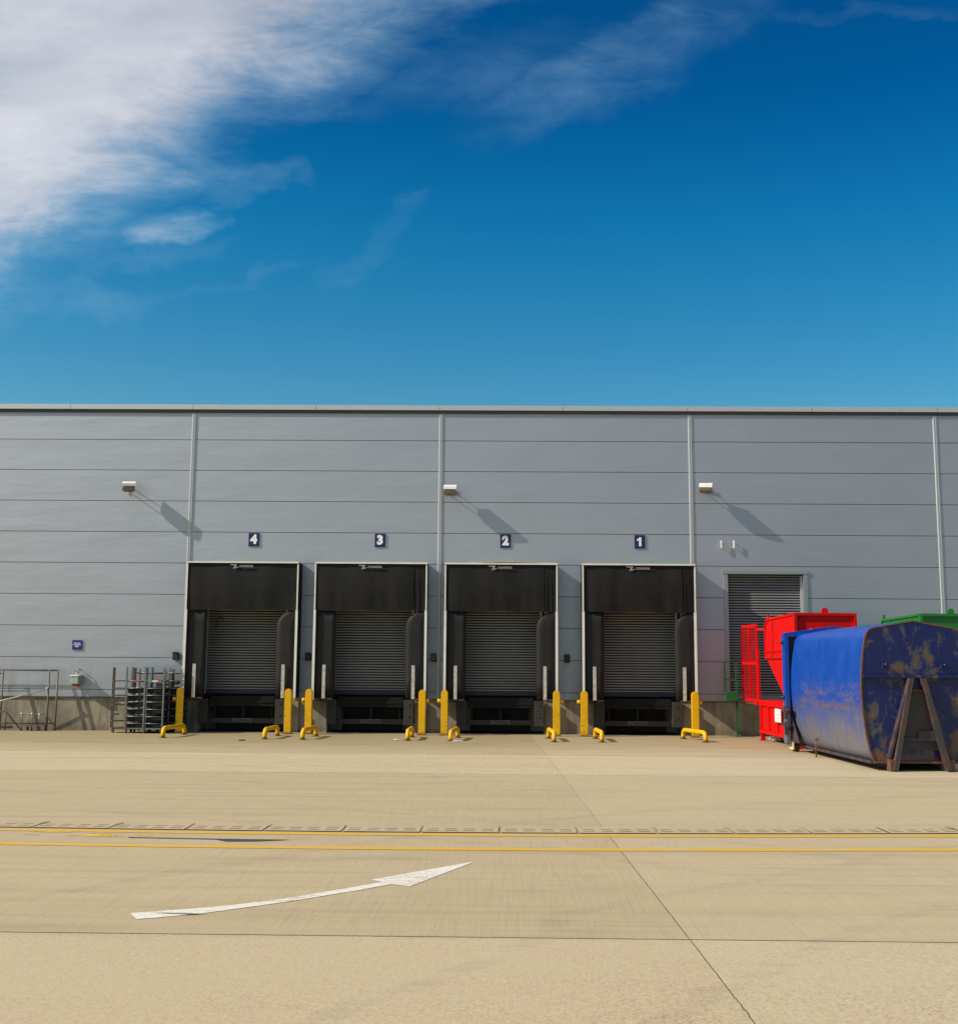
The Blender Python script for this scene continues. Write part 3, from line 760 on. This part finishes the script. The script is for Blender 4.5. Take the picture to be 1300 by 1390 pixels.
t = thing('platform_trolley', 'small upturned trolley with bright metal legs and casters near the rusty frame', 'trolley', (-14.2, -.55, 0))
for x, zt in ((-.60, .50), (-.28, .50), (-.04, .48)):
    m = MB(); m.tube([(x, 0, .06), (x, 0, zt), (x + .02, .02, zt + .02)], .018, 8); m.tube([(x + .12, .22, .06), (x + .12, .22, zt)], .014, 8); m.build('leg', M['galv'], t)
    m = MB(); m.tube([(x - .02, -.02, .05), (x + .02, -.02, .05)], .05, 12); m.tube([(x + .10, .2, .05), (x + .14, .2, .05)], .05, 12); m.build('caster', M['wheel'], t)
    m = MB(); m.tube([(x, -.02, zt), (x, -.06, zt + .03)], .03, 8); m.build('end_cap', M['railw'], t)
m = MB(); m.box(-.65, .10, -.03, .26, .14, .17); m.build('deck', M['rail'], t)
m = MB(); m.tube([(-.70, .02, .52), (.14, .02, .50), (.52, .0, .04)], .018, 8); m.tube([(.14, .02, .5), (.14, .02, .05)], .02, 8); m.build('handle', M['rail'], t)

# rack trolleys
def rack(label, x, y, rz, w, d, h, rungs, tags=(), shelves=False, dark=.0, mat='galv', lean=0):
    t = thing('rack_trolley', label, 'rack trolley', (x, y, 0), rz, 'wire rack trolleys parked beside the dock under sign 4')
    t.rotation_euler = (0, lean, rz)
    for sx in (-1, 1):
        for sy in (-1, 1):
            m = MB(); m.bar((sx * w / 2, sy * d / 2, .12), (sx * w / 2, sy * d / 2, h), .045); m.build('post', M[mat], t)
            m = MB(); m.tube([(sx * (w / 2 - .04) - .02, sy * (d / 2 - .03), .055), (sx * (w / 2 - .04) + .02, sy * (d / 2 - .03), .055)], .055, 12)
            m.bar((sx * (w / 2 - .04), sy * (d / 2 - .03), .06), (sx * (w / 2 - .04), sy * (d / 2 - .03), .12), .03); m.build('caster', M['wheel'], t)
    m = MB(); m.box(-w / 2, w / 2, -d / 2, d / 2, .12, .16); m.build('base', M[mat], t)
    for z in rungs:
        m = MB(); hd = random.uniform(-.012, .012)
        for sy in (-1, 1): m.tube([(-w / 2, sy * d / 2, z), (w / 2, sy * d / 2, z + hd)], .014, 6)
        for sx in (-1, 1): m.tube([(sx * w / 2, -d / 2, z), (sx * w / 2, d / 2, z)], .012, 6)
        if shelves:
            m.mi = 1
            for k in range(7): m.tube([(-w / 2, -d / 2 + d * (k + .5) / 7, z - .01), (w / 2, -d / 2 + d * (k + .5) / 7, z - .01)], .008, 4)
            m.box(-w / 2 + .03, w / 2 - .03, -d / 2 + .06, d / 2 - .06, z - (.15 if z < 1.5 else .03), z - .015)
        m.build('shelf', [M[mat], M['pit']], t)
    return t
ra = rack('narrow rack trolley at the left end of the rack row with a cream card', -11.55, -.95, .38, .62, .50, 1.96, [.35, .55, .83, .95, 1.12, 1.33, 1.55], mat='rail')
m = MB(); m.box(-.12, .12, -.275, -.262, .42, .60); o = m.build('card', M['card'], ra)
full = [.30, .50, .72, .93, 1.13, 1.34, 1.56, 1.80]
rb = rack('rack trolley with red tag standing second from the left of the rack row', -11.02, -1.15, .03, .62, .62, 1.98, full[:-1], shelves=True)
m = MB(); m.box(-.10, .04, -.335, -.322, 1.53, 1.59); m.build('tag', M['pinkred'], rb)
rc = rack('rack trolley with green and red tag nearest the yard in the rack row', -10.45, -1.20, -.03, .58, .62, 1.97, full[:-1], shelves=True)
m = MB(); m.box(-.16, -.07, -.335, -.322, 1.52, 1.60); m.build('tag', M['greentag'], rc)
m = MB(); m.box(-.07, .10, -.333, -.322, 1.54, 1.58); m.build('tag', M['paper'], rc)
m = MB(); m.box(.10, .21, -.335, -.322, 1.52, 1.59); m.build('tag', M['pinkred'], rc)
rd = rack('rack trolley pushed against the wall behind the tagged racks', -10.75, -.45, .05, 1.05, .60, 1.92, full, shelves=True)
re_ = rack('rack trolley at the right end of the rack row next to the dock', -10.02, -.60, -.05, .50, .7, 1.92, full, shelves=True)
# ------------------------------------------------------------------ BLUE CONTAINER
cont = thing('waste_container', 'big blue rusty roll on container with ribbed A frame front', 'waste container', (8.70, -13.3, 0), R(1.5))
half = [(0, 3.10), (.45, 3.02), (.84, 2.95), (.93, 2.91), (.99, 2.83), (1.02, 2.74), (1.08, 2.40), (1.12, 2.02), (1.135, 1.7), (1.13, 1.38), (1.10, 1.05), (1.06, .71), (1.0, .42), (.93, .20), (.0, .20)]
prof = [(x, z) for x, z in half] + [(-x, z) for x, z in reversed(half[1:-1])]
m = MB(); m.smooth = False
ys_ = [.30 + (6.0 - .30) * i / 12 for i in range(13)]
m.rings([[(x, y, z) for x, z in prof] for y in ys_], cap=False)
m.add([(x, 6.0, z) for x, z in prof], [tuple(range(len(prof)))])
body = m.build('body', M['blue_side'], cont)
for p in body.data.polygons:
    p.use_smooth = True
try:
    bpy.context.view_layer.update()
except Exception: pass
# front bulkhead
def seg_poly(z0, z1, inset=0.0):
    def wx(z):
        for (xa, za), (xb, zb) in zip(half[:-1], half[1:]):
            if zb <= z <= za and za != zb: return xa + (xb - xa) * (za - z) / (za - zb)
        return half[0][0]
    hs = [p for p in half[:-1] if z0 < p[1] < z1]
    pts = ([(wx(z1) - inset, z1)] if z1 < 3.05 else []) + [(max(0, x - inset), z) for x, z in hs] + [(wx(z0) - inset, z0)]
    if z1 >= 3.05: pts = [(0, 3.10)] + [q for q in pts if q[0] > 0]
    left = [(-x, z) for x, z in reversed(pts) if x > 0]
    return pts + left
m = MB(); m.prism(seg_poly(1.98, 3.2, .004), 'y', .25, .299); m.build('upper_front', M['blue_front_shaded'], cont)
m = MB(); m.prism(seg_poly(.205, 1.90, .004), 'y', .27, .299); m.build('lower_front', M['blue_front_shaded'], cont)
m = MB(); m.prism([(-1.115, 1.905), (1.115, 1.905), (1.112, 1.975), (-1.112, 1.975)], 'y', .17, .298); m.build('cross_rail', M['blue_front_shaded'], cont, bevel=.008)
# worn rim following the outline
m = MB(); rim = [(x, z) for x, z in half[2:]][:-1]
for s in (-1, 1):
    pts = [(s * x, z) for x, z in rim]
    for (a, b) in zip(pts[:-1], pts[1:]): m.bar((a[0], .262, a[1]), (b[0], .262, b[1]), .030, .05, up=(0, 1, 0))
for s in (-1, 1): m.bar((0, .262, 3.10), (s * .84, .262, 2.95), .03, .045, up=(0, 1, 0))
m.build('rim', M['edge'], cont)
# A frame: two flanged legs splaying to the ground
for s in (-1, 1):
    m = MB()
    top = Vector((s * .13, .10, 1.90)); bot = Vector((s * .56, .0, .02))
    m.bar(top, bot, .070, .03, up=(0, 1, 0))
    m.mi = 1
    off = Vector((s * .043, .07, 0)); m.bar(top + off, bot + off, .018, .17, up=(0, 1, 0))
    off = Vector((-s * .043, .07, 0)); m.bar(top + off, bot + off, .018, .17, up=(0, 1, 0))
    m.build('frame_leg', [M['wornpanel'], M['wornrust']], cont, bevel=.003)
    m = MB(); m.prism([(s * .24, 1.55), (s * .27, 1.55), (s * .66, .28), (s * .63, .20)], 'y', .10, .268); m.build('gusset', M['worn'], cont)
    m = MB(); m.box(s * .62 - .05, s * .62 + .05, .02, .25, .0, .24); m.build('foot', M['edge'], cont, bevel=.01)
# recess between the legs
m = MB(); m.prism([(-.17, 1.60)] + [(-.17 + .34 * (i / 8), 1.60 + .06 * math.sin(math.pi * i / 8)) for i in range(1, 8)] + [(.17, 1.60), (.44, .42), (-.44, .42)], 'y', .235, .268); m.build('recess_panel', M['wornpanel'], cont)
m = MB(); m.tube([(-.15, .21, 1.60), (-.10, .2, 1.645), (0, .2, 1.66), (.10, .2, 1.645), (.15, .21, 1.60)], .022, 8); m.build('hook_bar', M['edge'], cont)
m = MB(); m.box(-.36, .40, .18, .234, .62, .68); m.box(.0, .42, .19, .234, .68, .82); m.build('step_bar', M['worn'], cont)
m = MB(); m.box(-.93, .93, .20, .2955, .155, .20); m.build('bottom_rail', M['edge'], cont)
for s in (-1, 1):
    m = MB(); m.tube([(s * .62, .245, 2.18), (s * .62, .15, 2.18)], .035, 10); m.box(s * .62 - .07, s * .62 - .055, .17, .249, 2.13, 2.23); m.build('lug', M['blue_front_shaded'], cont)
    m = MB(); m.box(s * .53 - .045, s * .53 + .045, .26, 6.2, .02, .198); m.build('runner', M['gap'], cont)
    m = MB(); m.box(*(sorted((s * .90, s * .975))), .31, 5.98, .14, .197); m.build('side_sill', M['worn'], cont)
# door end frame
m = MB()
m.box(-1.27, -1.17, 6.0, 6.3, .26, 2.90); m.box(1.17, 1.27, 6.0, 6.3, .26, 2.90); m.prism([(-1.27, 2.90), (1.27, 2.90), (1.27, 2.985), (0, 3.17), (-1.27, 2.985)], 'y', 6.0, 6.3); m.box(-1.27, 1.27, 6.0, 6.3, .20, .26)
m.build('door_frame', M['blue_side'], cont)
m = MB(); m.box(-1.165, 1.165, 6.12, 6.2, .265, 2.895); m.build('rear_door', M['black'], cont)
m = MB(); m.prism([(6.0, .9), (6.0, .26), (5.3, .26)], 'x', -1.16, -1.13); m.build('rear_gusset', M['worn'], cont)
for z in (2.75, 1.35):
    m = MB(); m.tube([(-1.35, 6.15, z), (-1.22, 6.15, z)], .045, 8); m.build('hinge', M['black'], cont)
for z in (1.02, .62):
    m = MB(); m.box(-1.33, -1.26, 5.7, 6.25, z, z + .10); m.box(-1.36, -1.275, 5.8, 5.95, z - .2, z + .12); m.build('latch', M['worn'], cont)
for s in (-1, 1):
    m = MB(); m.tube([(s * 1.02 - .07, 6.15, .11), (s * 1.02 + .07, 6.15, .11)], .11, 16); m.build('roller', M['rust'], cont)
    m = MB(); m.box(s * 1.02 - .12, s * 1.02 - .09, 5.95, 6.3, .06, .25); m.build('roller_bracket', M['card'], cont)

# ------------------------------------------------------------------ COMPACTORS
def compactor(mat, label, loc, rz, board):
    """local u (towards the camera) is -y, v is x; origin is the wall-side left foot"""
    t = thing('compactor', label, 'waste compactor', loc, rz, 'compactors feeding the containers')
    m_ = M[mat]; Wd = 1.56
    # charge box with ribs
    m = MB(); m.box(.02, Wd - .02, -4.15, -.10, .28, 1.0)
    m.build('charge_box', m_, t)
    m = MB(); m.box(-.04, Wd + .04, -4.18, -.02, 1.0, 1.17); m.build('top_beam', m_, t, bevel=.01)
    m = MB(); m.box(-.05, Wd + .05, -4.18, -.05, .22, .31); m.build('bottom_beam', m_, t, bevel=.01)
    for y in (-.14, -1.05, -2.0, -3.0, -4.05):
        for s, x in ((-1, -.03), (1, Wd + .03)):
            m = MB(); m.box(min(x, x - s * .05), max(x, x - s * .05), y - .06, y + .06, .312, .998); m.build('rib', m_, t)
    for x in (.04, Wd - .04):
        for y in (-.12, -4.0):
            m = MB(); m.box(x - .06, x + .06, y - .06, y + .06, .0, .218); m.box(x - .10, x + .10, y - .10, y + .10, .0, .015); m.build('leg', m_, t)
    # hopper
    y0, y1, zb, zt = -4.10, -.90, 2.36, 3.54
    for x in (0, Wd):
        m = MB(); a, b = (x - .02, x + .02)
        m.prism([(y0, zb), (y1 + .05, zb), (y1, zb + .05), (y1, 3.20), (y1 - .30, zt - .05), (y0, zt)], 'x', a, b); m.build('hopper_side', m_, t)
    so = -.045
    for x, s in ((0, -1), (Wd, 1)):
        m = MB(); e = .03 * s
        def bb(p, q, w=.06): m.bar((x + e, *p), (x + e, *q), w, .04, up=(1, 0, 0))
        bb((y0, zt - .03), (y1 - .30, zt - .08)); bb((y1 - .30, zt - .08), (y1 - .03, 3.18)); bb((y1 - .03, 3.18), (y1 - .03, zb + .03)); bb((y0, zb + .03), (y1, zb + .03), .07)
        bb((y0 + .03, zb), (y0 + .03, zt), .07); bb((y1 - .9, zb), (y1 - .9, zt - .06), .05)
        bb((y0, zb + .2), (y1 - .05, zb + .2), .03)
        m.build('stiffener', m_, t)
    m = MB(); m.box(.02, Wd - .02, y0 - .0, y0 + .03, zb, zt - .06); m.build('hopper_front', m_, t)
    m = MB(); m.box(-.05, Wd + .05, y0 - .07, y0 + .0, zt - .07, zt); m.box(-.05, .02, y0 - .07, y0, zb, zt - .07); m.box(Wd - .02, Wd + .05, y0 - .07, y0, zb, zt - .07); m.build('hopper_rim', m_, t)
    m = MB(); m.box(.02, Wd - .02, y0 + .03, y1 - .32, zb - .01, zb + .02); m.build('hopper_floor', m_, t)
    m = MB(); m.rings([[(Wd / 2 + .09 * math.cos(a), y0 - .03, zt + .05 + .09 * math.sin(a)) for a in [math.pi * k / 8 for k in range(9)]],
                       [(Wd / 2 + .09 * math.cos(a), y0 + .0, zt + .05 + .09 * math.sin(a)) for a in [math.pi * k / 8 for k in range(9)]]]); m.box(Wd / 2 - .09, Wd / 2 + .09, y0 - .03, y0, zt - .0, zt + .05)
    m.build('lifting_lug', m_, t)
    m = MB(); m.box(-.02, .03, y1 - .36, y1 - .28, zt - .06, zt + .08); m.build('corner_lug', m_, t)
    m = MB(); m.box(.35, .75, y0 - .085, y0 - .0705, 2.90, 3.12); m.build('label_plate', M['paper'], t)
    # sloping throat beneath the hopper
    for x in (.02, Wd - .02):
        m = MB(); m.prism([(y1 - .05, zb - .005), (y0, zb - .005), (y0, 1.175), (-3.0, 1.175)], 'x', x - .015, x + .015); m.build('throat_side', m_, t)
    m = MB(); m.bar((Wd / 2, y1 - .10, zb - .02), (Wd / 2, -3.0, 1.20), Wd - .08, .03, up=(1, 0, 0)) if False else m.prism([(y1 - .05, zb - .01), (y1 - .02, zb - .01), (-2.97, 1.18), (-3.0, 1.18)], 'x', .05, Wd - .05)
    m.build('throat_plate', m_, t)
    # mesh guard gate between the wall and the charge box
    gx = -.02
    m = MB(); ya, yb, za, zb2 = .06, 1.98, 1.13, 3.34
    for y in (ya, yb): m.box(gx - .03, gx + .03, y - .04, y + .04, za, zb2)
    for z in (za, (za + zb2) / 2, zb2): m.box(gx - .028, gx + .028, ya + .04, yb - .04, z - .045, z + .045)
    m.box(gx - .026, gx + .026, (ya + yb) / 2 - .03, (ya + yb) / 2 + .03, za, zb2)
    m.build('gate_frame', m_, t)
    m = MB(); n = 26
    for k in range(1, n): y = ya + (yb - ya) * k / n; m.box(gx - .004, gx + .004, y - .003, y + .003, za, zb2)
    for k in range(1, 30): z = za + (zb2 - za) * k / 30; m.box(gx - .0055, gx - .0045, ya, yb, z - .003, z + .003)
    m.build('gate_mesh', m_, t)
    m = MB(); m.box(gx - .02, gx + .04, -.05, .03, 1.0, 2.62); m.box(gx - .02, gx + .04, -.9, .02, 3.18, 3.24); m.box(gx - .05, gx + .02, -.02, .5, 1.02, 1.10); m.build('gate_post', m_, t)
    m = MB()
    for y in (ya, yb):
        m.box(Wd - .03, Wd + .03, y - .04, y + .04, za, zb2)
    for z in (za, zb2): m.box(Wd - .028, Wd + .028, ya + .04, yb - .04, z - .045, z + .045)
    m.build('gate_frame', m_, t)
    m = MB(); m.box(0, Wd, -.1, 1.95, 1.02, 1.06); m.build('tread_plate', M['rust'], t)
    if board:
        m = MB(); m.box(-.085, -.062, -2.62, -2.02, .62, .98); o = m.build('notice', M['paper'], t)
        k = MB()
        for (a, b, c, d) in ((-2.5, -2.42, .80, .86), (-2.36, -2.30, .78, .80), (-2.28, -2.16, .82, .84), (-2.45, -2.2, .72, .735), (-2.5, -2.3, .68, .69)): k.box(-.0855, -.0852, a, b, c, d)
        k.build('print', M['pinkred'], o)
    return t
compactor('red', 'bright red compactor with mesh gate and open hopper behind the blue container', (7.62, -2.35, 0), R(2.2), True)
compactor('green', 'green compactor with open hopper mostly hidden behind the blue container', (10.92, -2.35, 0), R(2.2), False)
# green stand by the end door
M['green2'] = painted('dull_green', (.004, .10, .018), .5, 0, .4, (.015, .035, .012), 3)
t = thing('green_stand', 'thin green steel post with rails and a small box left of the red gate', 'post', (7.28, -.55, 0))
m = MB(); m.box(-.028, .028, -.028, .028, 0, 2.28); m.build('post', M['green2'], t)
for z in (2.26, 1.72):
    m = MB(); m.box(-.36, -.029, -.02, .02, z - .018, z + .018); m.build('rail', M['green2'], t)
m = MB(); m.box(-.37, -.33, -.025, .025, 1.36, 2.286); m.build('back_post', M['green2'], t)
m = MB(); m.box(-.36, .02, -.16, -.036, 1.08, 1.36); m.build('box', M['green2'], t, bevel=.01)
# rag, peg, and litter
def rag(name, loc, r, mat, label, cat, flat=.35):
    bm = bmesh.new(); bmesh.ops.create_icosphere(bm, subdivisions=3, radius=1)
    for v in bm.verts:
        n = v.co.copy(); k = 1 + .25 * math.sin(n.x * 7 + n.y * 3) * math.cos(n.y * 6 + n.z * 4)
        v.co = Vector((n.x * r[0] * k, n.y * r[1] * k, max(0, (n.z * .5 + .5)) * r[2] * k))
    me = bpy.data.meshes.new(name); bm.to_mesh(me); bm.free(); me.materials.append(mat)
    o = bpy.data.objects.new(name, me); COL.objects.link(o); o.location = loc; tag(o, label, cat); return o
rag('crumpled_bag', (7.95, -2.9, 0), (.20, .16, .16), M['paper'], 'crumpled white bag lying on the ground under the red compactor', 'bag')
rag('paper_scrap', (-2.9, -3.9, 0), (.10, .09, .03), M['paper'], 'flat white scrap on the ground before the dock under sign 3', 'litter')
rag('paper_scrap', (-1.18, -4.25, 0), (.18, .07, .025), M['paper'], 'white scrap beside the left wheel guide of the dock under sign 2', 'litter')
rag('dead_leaf', (-7.12, -4.6, 0), (.10, .10, .03), M['rust'], 'brown leaf on the ground before the dock under sign 4', 'litter')
m = MB(); m.tube([(7.52, -9.25, 0), (7.53, -9.25, .42)], .018, 8); m.box(7.50, 7.58, -9.27, -9.23, .40, .44)
tag(m.build('steel_peg', M['rust']), 'thin rusty peg upright in the ground beside the blue container', 'peg')

# ------------------------------------------------------------------ CAMERA
f, pitch, roll, yaw, D, h = 1698.5, .1481, -.0074, -.0177, 39.777, 2.10
fw = Vector((math.sin(yaw) * math.cos(pitch), math.cos(yaw) * math.cos(pitch), math.sin(pitch)))
rt = Vector((math.cos(yaw), -math.sin(yaw), 0)); up = rt.cross(fw)
r2 = math.cos(roll) * rt - math.sin(roll) * up; u2 = r2.cross(fw)
cd = bpy.data.cameras.new('Camera'); cam = bpy.data.objects.new('Camera', cd); COL.objects.link(cam)
Mx = Matrix((r2, u2, -fw)).transposed().to_4x4(); Mx.translation = Vector((0, -D, h)); cam.matrix_world = Mx
cd.sensor_fit = 'VERTICAL'; cd.sensor_height = 24; cd.sensor_width = 24
cd.lens = f * 24 / 1390; cd.shift_y = -45 / 1390; cd.clip_end = 2000; cd.clip_start = .1
S.camera = cam

# ------------------------------------------------------------------ LIGHT
trav = Vector((3.2, 1.0, -2.28)).normalized()
elev = math.asin(-trav.z); rot = math.atan2(-trav.x, -trav.y)
sd = bpy.data.lights.new('Sun', 'SUN'); sd.energy = 5.0; sd.angle = R(.5); sd.color = (1, .92, .78)
so_ = bpy.data.objects.new('Sun', sd); COL.objects.link(so_); so_.rotation_mode = 'QUATERNION'
so_.rotation_quaternion = trav.to_track_quat('-Z', 'Y'); so_.location = (-40, -20, 40)

W = bpy.data.worlds.new('World'); S.world = W; W.use_nodes = True
nt = W.node_tree; t = NT(nt); bg = nt.nodes['Background']
sky = t.n('ShaderNodeTexSky', sky_type='NISHITA'); sky.sun_disc = False; sky.sun_elevation = elev; sky.sun_rotation = rot
sky.altitude = 0; sky.air_density = 1.0; sky.dust_density = 1.8; sky.ozone_density = 3.0
gen = t.n('ShaderNodeTexCoord').outputs['Generated']
s = t.sep(gen)
# richer blue, as a polarised summer sky
hs = t.n('ShaderNodeHueSaturation'); hs.inputs['Saturation'].default_value = 1.42; t.l(sky.outputs[0], hs.inputs['Color'])
cr = t.n('ShaderNodeValToRGB'); t.l(s[2], cr.inputs[0]); e = cr.color_ramp.elements
stops = ((0, (1.7, 2.1, 1.75)), (.16, (1.7, 2.15, 1.78)), (.23, (1.15, 1.95, 1.74)), (.34, (.28, 1.72, 1.70)), (.43, (.04, 1.17, 1.40)), (.55, (.08, .95, 1.18)), (1, (.5, 1.0, 1.1)))
while len(e) < len(stops): e.new(.5)
for el, (pos, c3) in zip(e, stops): el.position = pos; el.color = (*[q / 2.5 for q in c3], 1)
m1 = t.mix(1.0, hs.outputs[0], cr.outputs[0], 'MULTIPLY')
vm = t.n('ShaderNodeVectorMath', operation='SCALE'); t.l(m1, vm.inputs[0]); vm.inputs['Scale'].default_value = 2.5; skyc = vm.outputs[0]
ay = t.math('MAXIMUM', t.math('ABSOLUTE', s[1]), .15)
u0 = t.math('DIVIDE', s[0], ay); v0 = t.math('DIVIDE', s[2], ay)
cb = t.n('ShaderNodeCombineXYZ'); t.l(u0, cb.inputs[0]); t.l(v0, cb.inputs[1]); uv = cb.outputs[0]
nA = t.noise(t.scale(uv, (3.0, 9.0, 1), (0, 0, R(10)), (1.3, .4, 0)), 1, 9, .60, .25)
nB = t.noise(t.scale(uv, (2.0, 3.2, 1), (0, 0, R(20)), (4.1, 2.2, 0)), 1, 4, .55, .2)
nC = t.noise(t.scale(uv, (8, 20, 1), (0, 0, R(22)), (2.1, .7, 0)), 1, 9, .66, .35)
nD = t.noise(t.scale(uv, (9, 11, 1), (0, 0, 0), (7.1, 3.7, 0)), 1, 5, .6, .2)
nE = t.noise(t.scale(uv, (9, 11, 1), (0, 0, 0), (17.1, 9.7, 0)), 1, 5, .6, .2)
u = t.math('ADD', u0, t.math('MULTIPLY', t.math('SUBTRACT', nD, .5), .11))
v = t.math('ADD', v0, t.math('MULTIPLY', t.math('SUBTRACT', nE, .5), .09))
nn = t.math('ADD', t.math('MULTIPLY', nA, .6), t.math('MULTIPLY', nB, .4))
def blob(cu, cv, a, b, ang, gain):
    du = t.math('SUBTRACT', u, cu); dv = t.math('SUBTRACT', v, cv); ca, sa = math.cos(ang), math.sin(ang)
    p = t.math('ADD', t.math('MULTIPLY', du, ca / a), t.math('MULTIPLY', dv, sa / a))
    q = t.math('ADD', t.math('MULTIPLY', du, -sa / b), t.math('MULTIPLY', dv, ca / b))
    d = t.math('ADD', t.math('MULTIPLY', p, p), t.math('MULTIPLY', q, q))
    return t.math('MULTIPLY', t.ramp(d, 1.0, 0.0), gain)
# main bank: everything up and left of a diagonal edge
sd_ = t.math('ADD', t.math('MULTIPLY', u0, -.585), t.math('MULTIPLY', v0, .81))      # grows up-left
edge = t.math('SUBTRACT', sd_, .487)
bank = t.ramp(t.math('ADD', edge, t.math('ADD', t.math('MULTIPLY', t.math('SUBTRACT', nn, .5), .26), t.math('MULTIPLY', t.math('SUBTRACT', nC, .5), .10))), -.045, .095)
bank = t.math('MULTIPLY', bank, t.ramp(nC, .25, .62, .86, 1.0))
tot = blob(-.272, .368, .055, .022, .05, .75)
for args in ((-.10, .352, .070, .018, .75, .24), (-.21, .397, .06, .016, .0, .28), (-.22, .315, .09, .007, .22, .13),
             (.10, .505, .17, .045, .42, .34), (.30, .548, .10, .010, .1, .12), (-.03, .50, .13, .04, .4, .20), (-.30, .345, .09, .014, -.05, .20), (-.36, .30, .10, .02, .05, .30)):
    tot = t.math('MAXIMUM', tot, blob(*args))
nw = t.math('ADD', t.math('MULTIPLY', nC, .7), t.math('MULTIPLY', nA, .3))
wisp = t.math('MULTIPLY', tot, t.ramp(nw, .38, .68, .12, .85))
cover = t.math('MAXIMUM', bank, wisp)
shade = t.ramp(nn, .35, .68)
cl = t.mix(shade, (7.6, 8.1, 9.2), (12.2, 12.2, 12.6))
cl = t.mix(t.ramp(cover, .15, .85), (4.2, 7.6, 10.0), cl)
final = t.mix(t.math('MULTIPLY', cover, .93), skyc, cl)
t.l(final, bg.inputs['Color']); bg.inputs['Strength'].default_value = .068
S.view_settings.view_transform = 'Standard'; S.view_settings.look = 'None'; S.view_settings.exposure = .05; S.view_settings.gamma = 1
S.render.engine = 'CYCLES'; S.render.filter_size = 1.0
S.render.resolution_x = 957; S.render.resolution_y = 1024
